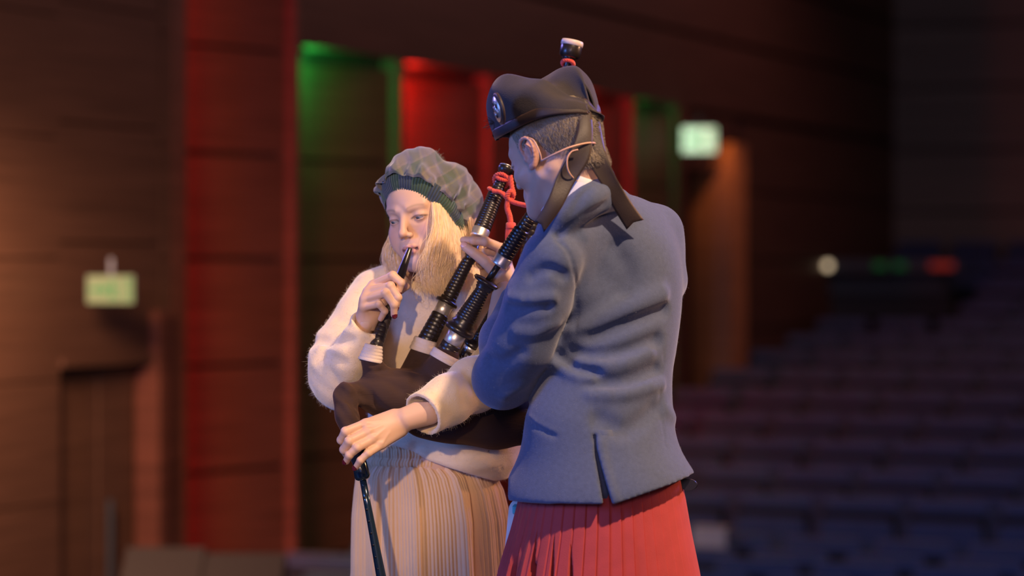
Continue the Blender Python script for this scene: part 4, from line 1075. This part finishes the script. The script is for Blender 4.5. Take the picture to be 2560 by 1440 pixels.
# chanter and its bulb stock
n0, n1 = P(900, 1150, 5.73), P(962, 1500, 5.72)
m_chant = mat('chanter_blue_cast', srgb(18, 34, 48), .16, spec=.7, coat=.6)  # black plastic with its blue reflected light mixed into the base colour
chn = section(P(897, 1148, 5.73), P(908, 1200, 5.73), [(0, .0130), (.1, .0150), (.55, .0168), (.8, .0172), (.93, .0150), (1, .0095)], m_chant, 'chanter_stock')
ca, cb = P(907, 1198, 5.73), P(968, 1520, 5.72)
ch = section(ca, cb, [(0, .0072), (.2, .0076), (.5, .0090), (.8, .0108), (.95, .0120), (.955, .022), (.985, .024), (1, .018)], m_chant, 'chanter')
m_hole = mat('finger_hole', srgb(4, 4, 6), .5)
uC, vC, dC = frame_of(cb-ca); nC = np.array([-.45, -.89, 0.]); nC -= dC*np.dot(nC, dC); nC /= np.linalg.norm(nC)
for k in range(8):
    t = .14+k*.092; rr = .0073+.0037*t; c_ = ray(ca, cb, t)+nC*rr*.93
    lathe_obj('finger_hole', c_-nC*.001, c_+nC*.0009, [(0, .0029), (1, .0026)], m_hole, ch, 12)
# silk cord: loops round the drones with a knot and tassel
def twist(name, pts, r, n=80, turns=40, label=None):
    S = spline(pts, n); T = np.gradient(S, axis=0); T /= np.linalg.norm(T, axis=1)[:, None]; U = np.cross(T, (.2, .9, .3)); U /= np.linalg.norm(U, axis=1)[:, None]; W = np.cross(T, U)
    Vs = []; Qs = []; off = 0
    for q in range(3):
        a = np.linspace(0, turns*2*np.pi/6, n)+q*2.094; C_ = S+(U*np.cos(a)[:, None]+W*np.sin(a)[:, None])*r*.52
        V_, Q_ = tube(C_, r*.55, 6, off); Vs.append(V_); Qs.append(Q_); off += len(V_)
    o = link(name, mesh_from(name, np.concatenate(Vs), np.concatenate(Qs)), m_red, pipes); return o
def loop_round(c, axis, r, tilt=0.0, n=9):
    u, v, d = frame_of(axis); return [np.asarray(c)+r*(math.cos(a)*u+math.sin(a)*v)+np.asarray(d)*tilt*math.cos(a) for a in np.linspace(0, 2*np.pi, n)]
pc = ray(f0, f1, .72); twist('cord', loop_round(ray(f0, f1, .70), Lf, .0185, .006), .0040)
twist('cord', loop_round(ray(f0, f1, .86), Lf, .0160, -.010), .0044); twist('cord', loop_round(ray(f0, f1, .90), Lf, .0135, .008), .0044)
kn = P(1272, 500, 5.925)
twist('cord', [P(1232, 478, 5.925), P(1250, 480, 5.918), P(1264, 492, 5.918), P(1272, 502, 5.92)], .0048, 50)
twist('cord', [P(1276, 440, 5.935), P(1280, 468, 5.93), P(1284, 486, 5.925), P(1276, 502, 5.92), P(1268, 492, 5.915), P(1276, 478, 5.915), P(1286, 490, 5.92)], .0055, 70)
twist('cord', [P(1270, 500, 5.92), P(1268, 520, 5.92), P(1274, 540, 5.92), P(1277, 560, 5.92)], .0062, 60)
twist('cord', [P(1275, 502, 5.92), P(1292, 508, 5.915), P(1308, 512, 5.91), P(1326, 516, 5.90), P(1345, 518, 5.90)], .0052, 60)
tz = section(P(1277, 556, 5.92), P(1277, 572, 5.92), [(0, .008), (.15, .0108), (.8, .0112), (1, .0105)], m_red, 'tassel_knot')
strands('tassel', [[P(1277+12*math.cos(a), 570, 5.92+.008*math.sin(a)), P(1277+13*math.cos(a), 588, 5.92+.011*math.sin(a)), P(1277+13*math.cos(a), 612, 5.92+.012*math.sin(a)), P(1277+12*math.cos(a), 622, 5.92+.012*math.sin(a))] for a in np.linspace(0, 2*np.pi, 14)], 260, .0007, m_red, pipes, .001, 8, wave=.0006)
kc = ray(k0, k1, .885); twist('cord', loop_round(ray(k0, k1, .905), k1-k0, .0150, .006), .0052); twist('cord', loop_round(ray(k0, k1, .935), k1-k0, .0125, -.006), .0046)

# ================================================================== THE MAN
man = empty('person', (P(1500, 0, 5.58)[0], 5.58, 0), 'man in grey-blue tweed jacket, red kilt and dark bonnet, back turned to the camera', 'person')
YAW = 108.0
ya = math.radians(YAW)
MH = np.eye(4)
def man_head(org, yaw, pitch, roll, scale):
    ya, p_ = math.radians(yaw), math.radians(pitch)
    f0 = Vector((-math.sin(ya), -math.cos(ya), 0)); up = Vector((0, 0, 1)); r = f0.cross(up)
    f_ = f0*math.cos(p_)-up*math.sin(p_); u = r.cross(f_); Rr = Matrix.Rotation(math.radians(roll), 3, f_); r = Rr@r; u = Rr@u
    M = np.eye(4); M[:3, 0] = r; M[:3, 1] = f_; M[:3, 2] = u; M[:3, :3] *= scale; M[:3, 3] = org; return M
MH = man_head(P(1384, 380, 5.57), 131, 20, -3, 1.06)
mv, mq, mc_ = build_head(True)
n_ = np.clip((.02-mv[:, 1])/.02, 0, 1)*0
parts = [(tf(MH, mv), mq, mc_)]
bf = Field(P(1180, 1500, 5.2), P(1760, 400, 6.0), .008)
neck0, neck1 = tf(MH, (0, -.03, -.08)), P(1440, 520, 5.60)
bf = Field((-.12, 5.25, .02), (.45, 6.05, 1.72), .008)
bf.cone(neck0, neck1, .056, .054, .02).cone(neck1, P(1515, 640, 5.69), .050, .05, .02)
bf.ell(P(1545, 780, 5.66), (.10, .08, .17), .03).ell(P(1510, 1050, 5.62), (.12, .09, .2), .05).ell(P(1500, 1280, 5.62), (.14, .12, .12), .05)
mS, mE, mW = P(1385, 665, 5.50), P(1238, 955, 5.60), P(1262, 735, 5.83)
bf.chain([mS, mE], [.045, .042], .02).chain([mE, mW], [.042, .028], .01).cone(mS, P(1560, 650, 5.68), .04, .04, .03)
mx = P(1500, 0, 5.6)[0]
# far arm, reaching round in front of the chest
bf.chain([P(1640, 640, 5.76), P(1560, 860, 5.92), P(1420, 800, 5.97)], [.05, .042, .03], .02)
for sx, sy in ((-.07, -.035), (.07, .035)):
    bf.chain([(mx+sx, 5.62+sy, .85), (mx+sx, 5.61+sy, .48), (mx+sx, 5.64+sy, .10)], [.085, .056, .038], .03)
bv, bq = bf.mesh(); parts.append((bv, bq, None))
# hand at the drone collar
f = Field(P(1140, 770, 5.76), P(1325, 575, 6.02), .0015)
f.cone(P(1262, 735, 5.85), P(1262, 700, 5.872), .030, .028, .01)
mcm = [P(1256, 622, 5.893), P(1262, 640, 5.905), P(1262, 662, 5.912), P(1258, 682, 5.912)]
fgm = [[P(1214, 604, 5.872), P(1184, 602, 5.873), P(1159, 600, 5.886)],
       [P(1222, 626, 5.905), P(1200, 636, 5.925), P(1186, 630, 5.94)],
       [P(1222, 650, 5.915), P(1203, 662, 5.935), P(1196, 650, 5.955)],
       [P(1226, 672, 5.920), P(1210, 684, 5.94), P(1206, 672, 5.955)]]
hand(f, (P(1262, 705, 5.89), P(1258, 700, 5.86)), .0215, mcm, fgm, [P(1252, 690, 5.862), P(1216, 656, 5.855), P(1186, 633, 5.857), P(1163, 617, 5.868)], [.0100, .0098, .0095, .0085], .0112, palmk=.012)
v, q = f.mesh(); parts.append((relax(v, q, 1, .4), q, None))
V, Q, C = cat_meshes(parts)
me = mesh_from('body', V, Q); setcol(me, C); link('body', me, m_skin, man)
m_nail2 = mat('natural_nail', srgb(226, 178, 168), .3, spec=.5)
nail(P(1163, 617, 5.868), P(1186, 633, 5.857), (-.3, -.75, .6), .0098, m_nail2, man)
for s in (1, -1): eyeball(s, MH, m_eye, man, (.05, -.4))

# ---- cropped grey hair
m_hairg = mat('cropped_grey_hair', srgb(132, 120, 104), .7, spec=.3)
f = Field((-.095, -.125, -.10), (.095, .10, .13), .0022)
f.ell((0, -.018, .030), (.0755, .0945, .083), .01).ell((0, .012, .026), (.067, .074, .066), .01)
f.cone((0, -.058, -.010), (0, -.066, -.050), .0475, .043, .012)
def hairline(F, X, Y, Z):
    # keeps hair above and behind the ear; sideburn in front of it
    cutf = np.maximum(.018+1.1*(Y-.010)-Z+.000, -1)          # in front of the ear, below the temple
    zlow = np.where(Y > .045, .062, np.where(Y > .012, -.008+(Y-.012)*1.9, np.where(Y > -.026, .004, np.maximum(-.062, .004+(Y+.026)*2.2))))
    D = (zlow-Z)
    return np.maximum(F, np.clip(D, -.05, .05)*.6)
f.apply(hairline)
f.apply(lambda F, X, Y, Z: np.maximum(F, Z-.082))
V, Q = f.mesh(); V = relax(V, Q, 3, .5); V = V+0
Vw = tf(MH, V); me = mesh_from('hair', Vw, Q); link('hair', me, m_hairg, man)
rg = np.random.default_rng(9); Cn = Vw[Q].mean(1); N = np.cross(Vw[Q[:, 2]]-Vw[Q[:, 0]], Vw[Q[:, 3]]-Vw[Q[:, 1]]); N /= np.linalg.norm(N, axis=1)[:, None]+1e-12
outw = (((Cn-MH[:3, 3])*N).sum(1) > 0) & (((Cn-MH[:3, 3])@MH[:3, 2])/1.06**2 < .078)
ok = np.nonzero(outw)[0]; I = rg.choice(ok, 9000); B = Cn[I]; dn = -MH[:3, 2]*.9-MH[:3, 1]*.5; D_ = N[I]*.32+dn+rg.normal(size=(9000, 3))*.16
D_ /= np.linalg.norm(D_, axis=1)[:, None]; E_ = B+D_*.0085+N[I]*.0012; U_ = np.cross(D_, N[I]); U_ /= np.linalg.norm(U_, axis=1)[:, None]+1e-9; W_ = np.cross(D_, U_)
rr = []
for Pp, k in ((B-N[I]*.001, 1.), (E_, .35)):
    for q in range(3): rr.append(Pp+.00042*k*(math.cos(q*2.094)*U_+math.sin(q*2.094)*W_))
Vs = np.stack(rr, 1).reshape(-1, 3); tq = np.array([[j, (j+1) % 3, 3+(j+1) % 3, 3+j] for j in range(3)])
m_hairg2 = mat('grey_hair_tips', srgb(172, 160, 142), .5, spec=.4)
o = link('hair_bristles', mesh_from('hair_bristles', Vs, (np.arange(9000)[:, None, None]*6+tq[None]).reshape(-1, 4)), m_hairg2, man); o['kind'] = 'stuff'

# ---- shirt collar
m_shirt = mat('white_shirt_cotton', srgb(232, 232, 238), .8)
clp = [P(1360, 552, 5.545), P(1370, 538, 5.515), P(1398, 512, 5.492), P(1430, 482, 5.484), P(1464, 446, 5.490), P(1492, 432, 5.524), P(1502, 440, 5.58), P(1470, 490, 5.65), P(1400, 545, 5.66), P(1362, 560, 5.60)]
clp = [q-np.array([0, .013, 0]) for q in clp]
S_ = spline(clp, 70); axn = np.array([-.52, 0, .85]); cen = S_.mean(0)
G = [S_+axn*(-.014+.034*t)+(cen-S_)*(.02+.07*t) for t in np.linspace(0, 1, 6)]
grid_obj('shirt_collar', np.array(G), m_shirt, man, False, .003)

# ---- tweed jacket
m_tweed = mat('grey_blue_tweed', srgb(84, 95, 124), .95, sheen=.55, bump=.45, bscale=520, bdist=.0012, var=.10, vscale=120, sheen_tint=srgb(190, 190, 200))
f = Field(P(1150, 1290, 5.22), P(1790, 415, 5.98), .0042)
# back planes: broad shoulders turned three-quarters away, waist, flared skirt
Rz = np.array(Matrix.Rotation(math.radians(24), 3, 'Z'))
f.ell(P(1548, 640, 5.66), (.118, .105, .115), .05, R=Rz)
f.ell(P(1556, 740, 5.655), (.128, .112, .15), .05, R=Rz)
f.ell(P(1520, 900, 5.63), (.140, .112, .15), .06, R=Rz)
f.ell(P(1498, 1080, 5.61), (.162, .122, .15), .06, R=Rz)
f.ell(P(1507, 1255, 5.61), (.208, .165, .15), .06)
f.cone(P(1405, 600, 5.535), P(1480, 530, 5.60), .050, .045, .04).cone(P(1480, 530, 5.60), P(1640, 580, 5.74), .045, .052, .05)
f.cone(P(1640, 580, 5.74), P(1660, 700, 5.74), .045, .05, .04)
f.cone(P(1420, 600, 5.54), P(1440, 720, 5.56), .052, .050, .05)
# far sleeve
f.chain([P(1642, 625, 5.76), P(1600, 830, 5.90), P(1470, 830, 5.96)], [.052, .05, .045], .02)
# near sleeve, bent sharply at the elbow
f.chain([P(1382, 648, 5.500), P(1345, 750, 5.515), P(1305, 860, 5.545), P(1262, 935, 5.585)], [.0635, .067, .066, .060], .012)
f.chain([P(1262, 935, 5.585), P(1258, 948, 5.60)], [.059, .059], .02)
f.chain([P(1256, 948, 5.615), P(1262, 850, 5.70), P(1290, 760, 5.795)], [.054, .048, .040], .03)
# collar roll round the neck
f.cone(P(1440, 510, 5.61), P(1400, 415, 5.60), .0560, .0565, .004, op='-')
cl = [P(1362, 566, 5.530), P(1376, 552, 5.500), P(1404, 526, 5.480), P(1436, 498, 5.474), P(1470, 470, 5.485), P(1500, 454, 5.520), P(1518, 462, 5.58), P(1504, 496, 5.64)]
f.chain(list(spline(cl, 20)), [.0105]*20, .010)
cl3 = [P(1372, 580, 5.500), P(1408, 548, 5.472), P(1444, 520, 5.468), P(1482, 492, 5.475), P(1514, 476, 5.520), P(1532, 486, 5.59)]
f.chain(list(spline(cl3, 16)), [.017]*16, .014)
f.ell(P(1496, 606, 5.625), (.100, .090, .085), .04)
cl2 = [P(1385, 585, 5.488), P(1430, 545, 5.488), P(1480, 515, 5.500), P(1530, 500, 5.535), P(1560, 505, 5.60)]
f.chain(list(spline(cl2, 16)), [.014]*16, .022)
f.bump([P(1392, 592, 5.462), P(1436, 560, 5.450), P(1480, 530, 5.455), P(1516, 512, 5.478)], .0055, -.0150, 14)
# sculpted folds (image-side strokes on the surface)
def fold(pts, w_, a_):
    f.stroke(pts, w_, a_*(2.0 if w_ > .0085 else 1.35))
S_ = lambda y: 5.50
fold([(1440, 838, 5.515), (1500, 800, 5.515), (1580, 765, 5.525), (1650, 735, 5.56)], .018, .013)
fold([(1430, 848, 5.525), (1500, 835, 5.515), (1590, 800, 5.525), (1660, 775, 5.56)], .013, -.009)
fold([(1430, 880, 5.53), (1480, 890, 5.515), (1560, 880, 5.52), (1640, 850, 5.55)], .014, -.008)
fold([(1450, 905, 5.52), (1540, 912, 5.515), (1620, 880, 5.535)], .013, .008)
fold([(1400, 890, 5.535), (1440, 920, 5.525), (1490, 930, 5.51)], .010, -.011)
fold([(1380, 905, 5.54), (1430, 935, 5.52), (1480, 950, 5.51)], .010, .008)
fold([(1480, 960, 5.50), (1560, 955, 5.51), (1640, 925, 5.54)], .013, -.008)
fold([(1480, 985, 5.50), (1560, 985, 5.51), (1650, 960, 5.55)], .012, .008)
fold([(1500, 1050, 5.49), (1570, 1075, 5.50), (1650, 1010, 5.54)], .018, -.006)
fold([(1640, 1000, 5.55), (1690, 1050, 5.56)], .015, .004)
fold([(1330, 690, 5.44), (1370, 672, 5.435), (1410, 690, 5.455)], .011, -.006)
fold([(1275, 765, 5.475), (1310, 770, 5.455), (1370, 765, 5.455)], .011, -.007)
fold([(1280, 750, 5.475), (1330, 752, 5.455), (1380, 745, 5.455)], .012, .007)
fold([(1290, 830, 5.475), (1340, 830, 5.465), (1390, 810, 5.48)], .013, .004)
fold([(1225, 900, 5.53), (1260, 905, 5.515), (1300, 880, 5.50)], .012, -.005)
fold([(1540, 620, 5.55), (1570, 680, 5.55), (1560, 730, 5.55)], .018, -.004)
fold([(1260, 990, 5.56), (1310, 960, 5.53)], .012, .004)
# armhole seam
fold([(1392, 600, 5.455), (1425, 640, 5.465), (1440, 720, 5.482), (1440, 800, 5.495), (1436, 840, 5.51)], .0042, -.0040)
# side seams and hip pocket welt
fold([(1472, 850, 5.508), (1480, 960, 5.495), (1484, 1080, 5.478)], .0030, -.0014)
fold([(1660, 880, 5.56), (1648, 1000, 5.55), (1665, 1120, 5.53)], .0030, -.0012)
fold([(1294, 1028, 5.51), (1340, 1066, 5.485), (1388, 1090, 5.47)], .0042, -.0045)
fold([(1296, 1018, 5.51), (1342, 1056, 5.485), (1390, 1080, 5.47)], .0042, .0022)
# centre vent: a groove deepening towards the hem, near flap tucked under
vy = [(1088, 1486), (1140, 1493), (1200, 1507), (1275, 1524)]; dv = f.surf(1500, 1180) or 5.45
vx = [P(b_, 0, dv)[0] for _, b_ in vy]; vz = [P(0, a_, dv)[2] for a_, _ in vy]
def vent(F, X, Y, Z):
    zz = -Z[0, 0]; cx = np.interp(zz, [-q for q in vz], vx)[None, None, :]; hw = np.interp(zz, [-vz[0], -vz[-1]], [.0026, .0105])[None, None, :]
    return np.maximum(F, -np.maximum(np.maximum(np.abs(X-cx)-hw, Z-vz[0]), Y-5.56))
f.apply(vent, P(1460, 1292, 5.30), P(1550, 1075, 5.62))
f.stroke([(1500, 1110), (1515, 1180), (1538, 1250)], .010, .0045)
# hem: slopes up to the far side; front edge hangs straight at the left
hx = [P(px, 0, 5.55)[0] for px in (1180, 1275, 1400, 1515, 1530, 1600, 1740, 1800)]; hz = [P(0, py, 5.55)[2] for py in (1266, 1262, 1250, 1250, 1250, 1228, 1186, 1170)]
f.apply(lambda F, X, Y, Z: np.maximum(F, np.interp(X[:, 0, 0], hx, hz)[:, None, None]-Z), P(1200, 1300, 5.22), P(1790, 1100, 5.98))
fx_ = P(1275, 0, 5.55)[0]
f.apply(lambda F, X, Y, Z: np.maximum(F, (fx_+(CZ+(HOR-1020)/FPX*5.55-Z)*-.02)-X), P(1200, 1300, 5.22), P(1400, 1030, 5.98))
F0 = f.F.copy()
f.apply(lambda F, X, Y, Z: np.where((Z < P(0, 1150, 5.5)[2]) & (F < 0), np.maximum(F, -(F0[:F.shape[0], :F.shape[1], :F.shape[2]]*0+F+.026)), F)); del F0
V, Q = f.mesh(); V = relax(V, Q, 2, .5)
link('jacket', mesh_from('jacket', V, Q), m_tweed, man)
ul = [[P(px_, py_, dv+.020+.012*abs(px_-1505)/40) for px_ in np.linspace(1466+.12*(py_-1075), 1530+.12*(py_-1075), 6)] for py_ in np.linspace(1075, 1246, 10)]
grid_obj('vent_underlap', np.array(ul), m_tweed, man, False, .003)['label'] = 'tucked-under flap in the shade of the vent'
fuzz('jacket_nap', V, Q, 9000, .0028, .00012, mat('tweed_fibre', srgb(150, 155, 168), .9, sheen=.4), man, mask=lambda C, N: (N[:, 1] < .4))

# ---- kilt: knife pleats
m_kilt = mat('red_kilt_wool', srgb(178, 66, 68), .95, sheen=.5, bump=.4, bscale=480, bdist=.001, var=.08, vscale=30, sheen_tint=srgb(255, 140, 120))
cols = 1500; rws = 40; th = np.arange(cols)*2*np.pi/cols
ctrk = [(1120, 1500, .150, .100), (1235, 1504, .168, .118), (1330, 1502, .182, .135), (1440, 1499, .202, .150), (1640, 1500, .210, .170), (1900, 1500, .225, .185)]
ysk = np.array([c[0] for c in ctrk]); NP = 46; G = np.zeros((rws, cols, 3)); zt_, zb_ = P(0, 1120, 5.6)[2], .50
openp = np.random.default_rng(2).uniform(.3, 1, NP)
for i in range(rws):
    t = i/(rws-1); z = zt_+(zb_-zt_)*t; py = HOR+(CZ-z)*FPX/5.6
    cx, rx, ry = (np.interp(py, ysk, [c[k] for c in ctrk]) for k in (1, 2, 3)); c = P(cx, 0, 5.61)
    ph_ = (th/(2*np.pi)*NP) % 1.0; idx = np.floor(th/(2*np.pi)*NP).astype(int) % NP
    img = np.cos(th); opn = .0025+.012*ss(-.45, -.85, img)*ss(.25, .9, t*1.8)*openp[idx]+.003*t
    step = opn*(ph_**.8)-opn*.6*np.exp(-((ph_-.02)/.05)**2)
    fr_ = (np.sin(th) > .5)
    r = np.where(fr_, 0, step)+.004*np.sin(3*th+t*2)
    for a0, a1, w1, y0_ in ((209, 207, .060, 1295), (223, 225, .042, 1310), (238, 240, .018, 1325), (250, 252, .014, 1345)):
        k_ = ss(y0_, 1440, py); r = r-.040*k_**.5*np.exp(-((th-np.radians(a0+(a1-a0)*k_))/(.004+w1*k_))**4)
    G[i] = np.stack([c[0]+np.cos(th+.42)*(rx+r)*0+np.cos(th)*(rx+r), c[1]+np.sin(th)*(ry+r), np.full(cols, z)], -1)
    # the near hip swings forward and lower
grid_obj('kilt', G, m_kilt, man, True)
# strap end showing under the far hem
m_strap = mat('black_leather', srgb(34, 30, 44), .35, spec=.5)
ang = np.linspace(-.9, 1.57, 14); pts = [(1700, 1196), (1722, 1197)]+[(1718+24*math.cos(a), 1212-15*math.sin(a)) for a in np.linspace(1.2, -1.4, 12)]+[(1712, 1226), (1695, 1214)]
Vv = [P(a, b, 5.60) for a, b in pts]; nv = len(Vv); Vv = np.array(Vv+[v_+np.array([.002, .004, 0]) for v_ in Vv])
link('strap', mesh_from('strap', Vv, [list(range(nv)), list(range(2*nv-1, nv-1, -1))]+[[i, (i+1) % nv, nv+(i+1) % nv, nv+i] for i in range(nv)], False), m_strap, man)
# horsehair sporran on the front, glimpsed past the jacket edge
m_horse = mat('white_horsehair', srgb(224, 214, 206), .6, sheen=.3)
f = Field(P(1240, 1420, 5.56), P(1360, 1235, 5.80), .003)
f.cone(P(1300, 1275, 5.70), P(1292, 1380, 5.70), .024, .026, .02)
V, Q = f.mesh(); link('sporran', mesh_from('sporran', V, Q), m_horse, man)
m_cant = mat('teal_enamel', srgb(110, 200, 205), .3, metal=.3)
a = P(1281, 1288, 5.66); b = P(1320, 1258, 5.70); MB().box(tuple(np.minimum(a, b)), tuple(np.maximum(a, b)), None, .004).build('sporran_cantle', m_cant, man)
# stockings and brogues
m_sock = mat('cream_stocking', srgb(214, 204, 188), .95, bump=.4, bscale=300)
for sx, sy in ((-.07, -.035), (.07, .035)):
    f = Field((mx+sx-.08, 5.42+sy, .04), (mx+sx+.08, 5.74+sy, .46), .006)
    f.chain([(mx+sx, 5.63+sy, .07), (mx+sx, 5.625+sy, .25), (mx+sx, 5.61+sy, .42)], [.046, .062, .060], .02); f.apply(lambda F, X, Y, Z: np.maximum(F, Z-.42))
    sdf_obj('stocking', f, m_sock, man)
    f = Field((mx+sx-.30, 5.50+sy, -.01), (mx+sx+.10, 5.80+sy, .14), .005)
    f.cone((mx+sx+.01, 5.63+sy, .05), (mx+sx-.15, 5.70+sy, .038), .044, .040, .02); f.apply(lambda F, X, Y, Z: np.maximum(F, -(Z-.002)))
    sdf_obj('brogue', f, m_strap, man)

# ---- glengarry bonnet
m_felt = mat('dark_navy_felt', srgb(60, 55, 58), .95, sheen=.6, bump=.5, bscale=420, bdist=.0012, var=.14, vscale=30, sheen_tint=srgb(150, 140, 150))
m_ribbon = mat('dark_silk_ribbon', srgb(54, 44, 44), .5, sheen=.5, bump=.25, bscale=900, bstretch=(1, 1, .1), sheen_tint=srgb(170, 130, 120))
# stations front to back in head space: y, brim z, half width, left ridge z, right ridge z, valley z
stn = [(.104, .072, .008, .086, .086, .082), (.100, .068, .030, .122, .106, .098), (.084, .064, .050, .152, .130, .115), (.055, .060, .066, .170, .142, .127), (.018, .057, .076, .168, .150, .130),
       (-.024, .055, .080, .142, .152, .128), (-.062, .052, .075, .120, .150, .117), (-.092, .046, .056, .080, .138, .088), (-.110, .040, .028, .066, .114, .060), (-.117, .036, .008, .056, .092, .054)]
ST = spline(stn, 44); G = []
for y, zb, hw, zl, zr, zv in ST:
    row = []
    # left side is the near (person's left = -x) side
    ctrl = [(-hw, zb), (-hw-.004, zb+(zl-zb)*.35), (-hw*.95-.003, zb+(zl-zb)*.72), (-hw*.66, zl-.004), (-hw*.46, zl), (-hw*.26, zl-.010), (0, zv), (hw*.26, zr-.010), (hw*.46, zr), (hw*.66, zr-.004), (hw*.95+.003, zb+(zr-zb)*.72), (hw+.004, zb+(zr-zb)*.35), (hw, zb)]
    for x, z in spline(ctrl, 72): row.append((x, y, z))
    G.append(row)
G = np.array(G); G = G.reshape(-1, 3); n3 = noise3(G, 28, 4, 2); G = G+np.array([0, 0, 1])*(.0018*n3)[:, None]+np.array([1, 0, 0])*(.0015*noise3(G, 35, 8, 2))[:, None]
Gw = tf(MH, G).reshape(44, 72, 3); o = grid_obj('bonnet', Gw, m_felt, man, False, .004)
# silk binding round the lower edge
for side in (-1, 1):
    rows_ = []
    for k in np.linspace(0, 1, 6):
        rows_.append([tf(MH, (side*(hw+.0035+.002*math.sin(k*3.1)), y, zb-.004+.021*k)) for y, zb, hw, *_ in ST[2:]])
    grid_obj('binding', np.array(rows_), m_ribbon, man, False, .0015)
V_, Q_ = tube(np.array([tf(MH, (x, y, z)) for x, y, z in spline([(-.050, .086, .070), (-.030, .099, .074), (0, .104, .077), (.030, .099, .074), (.050, .086, .070)], 16)]), .0055, 8); link('binding_front', mesh_from('binding_front', V_, Q_), m_ribbon, man)
# cockade and silver badge on the near front side
bc = tf(MH, (-.060, .100, .092)); bn = MH[:3, :3]@np.array([-.80, .60, .02]); bn /= np.linalg.norm(bn)
bc = P(1248, 272, 5.47); 
ck = section(bc+bn*-.004, bc+bn*.004, [(0, .028), (.2, .033), (.8, .033), (1, .029)], m_ribbon, 'cockade', man)
bd = section(bc+bn*.003, bc+bn*.0075, [(0, .0235), (.3, .0262), (.7, .0260), (.75, .0215), (1, .0210)], m_silver, 'badge', man); bd['label'] = 'round silver thistle badge'
ub, vb_, db = frame_of(bn)
for k in range(7):
    a = k*2*np.pi/7; c_ = bc+bn*.0075+(ub*math.cos(a)+vb_*math.sin(a))*.0135
    section(c_, c_+bn*.0022, [(0, .0052), (.6, .0044), (1, .0018)], m_silver if k % 2 else m_pipe, 'boss', bd)
section(bc+bn*.0075, bc+bn*.011, [(0, .0085), (.5, .0078), (1, .003)], m_silver, 'boss', bd)
fl = []
for k in range(26):
    p0 = P(1236, 306, 5.48); rgx = np.random.default_rng(k); q_ = p0+rgx.normal(size=3)*.008+np.array([-.010, 0, -.001]); fl.append([p0, (p0+q_)/2+rgx.normal(size=3)*.002, q_])
Vs = []; Qs = []; off = 0
for l in fl:
    V_, Q_ = tube(spline(l, 6), .0005, 3, off); Vs.append(V_); Qs.append(Q_); off += len(V_)
link('hackle', mesh_from('hackle', np.concatenate(Vs), np.concatenate(Qs)), m_felt, man)
# bow and two hanging ribbons
def ribbon(name, pts, wid, dirs, n=40, notch=True, thick=.0012):
    S = spline(pts, n); Dd = spline(dirs, n); Dd /= np.linalg.norm(Dd, axis=1)[:, None]; W_ = np.interp(np.linspace(0, 1, n), np.linspace(0, 1, len(wid)), wid)
    rows_ = []
    for k in np.linspace(-1, 1, 9):
        T = np.gradient(S, axis=0); T /= np.linalg.norm(T, axis=1)[:, None]
        ext = np.zeros((n, 3)); ext[-1] = T[-1]*.012*(-.6 if notch else 0)*(1-abs(k))
        cup = np.cross(T, Dd)*(.0035*(1-k*k))*np.sin(np.linspace(0, 9, n))[:, None]
        rows_.append(S+Dd*W_[:, None]*k/2+ext+cup)
    return grid_obj(name, np.array(rows_), m_ribbon, man, False, thick)
PX = 5.5/FPX
ribbon('ribbon', [P(1462, 268, 5.500), P(1462, 330, 5.470), P(1448, 390, 5.452), P(1416, 446, 5.445), P(1386, 510, 5.430), P(1348, 568, 5.430)], [30*PX, 42*PX, 54*PX, 46*PX, 40*PX, 34*PX], [(.9, .3, .0), (.95, .3, -.02), (.95, .2, -.2), (.9, .1, -.35), (.8, .1, -.55), (.65, .05, -.75)])
ribbon('ribbon', [P(1480, 272, 5.530), P(1484, 330, 5.500), P(1494, 395, 5.480), P(1524, 455, 5.485), P(1554, 510, 5.505), P(1588, 562, 5.520)], [30*PX, 44*PX, 52*PX, 40*PX, 46*PX, 50*PX], [(.9, .4, .0), (.9, .4, 0), (.95, .25, .1), (.85, .15, .45), (.84, .1, .5), (.85, .1, .48)])
ribbon('bow', [P(1440, 268, 5.50), P(1466, 262, 5.500), P(1490, 272, 5.515), P(1499, 288, 5.54), P(1486, 318, 5.56), P(1474, 326, 5.56)], [22*PX, 34*PX, 44*PX, 40*PX, 44*PX, 30*PX], [(.2, .3, .9), (-.3, .2, .9), (-.5, .5, .6), (-.5, .6, .5), (.9, .3, .3), (.9, .3, .1)], notch=False)
ribbon('bow', [P(1432, 282, 5.49), P(1440, 300, 5.495), P(1446, 322, 5.505)], [20*PX, 26*PX, 18*PX], [(.9, .3, .2), (.9, .4, .1), (.9, .4, .1)], notch=False)

# ---- headset microphone: worn, but a thing of its own
m_wire = mat('beige_wire', srgb(226, 176, 150), .45)
hs = empty('headset', tuple(P(1400, 380, 5.5)), 'thin beige headset wire looping from ear to nape of the man in the bonnet', 'headset')
tube_obj('neckband', spline([P(1354, 402, 5.462), P(1385, 386, 5.442), P(1420, 370, 5.438), P(1455, 360, 5.450), P(1480, 357, 5.470), P(1494, 362, 5.52), P(1490, 372, 5.55), P(1470, 376, 5.60)], 50), .0021, m_wire, hs)
tube_obj('cable', spline([P(1445, 374, 5.438), P(1428, 380, 5.435), P(1418, 398, 5.432), P(1420, 425, 5.435), P(1434, 446, 5.450), P(1450, 456, 5.50)], 40), .0017, m_wire, hs)
tube_obj('earhook', spline([P(1354, 402, 5.462), P(1349, 380, 5.458), P(1335, 352, 5.465), P(1322, 345, 5.475)], 20), .0016, m_wire, hs)
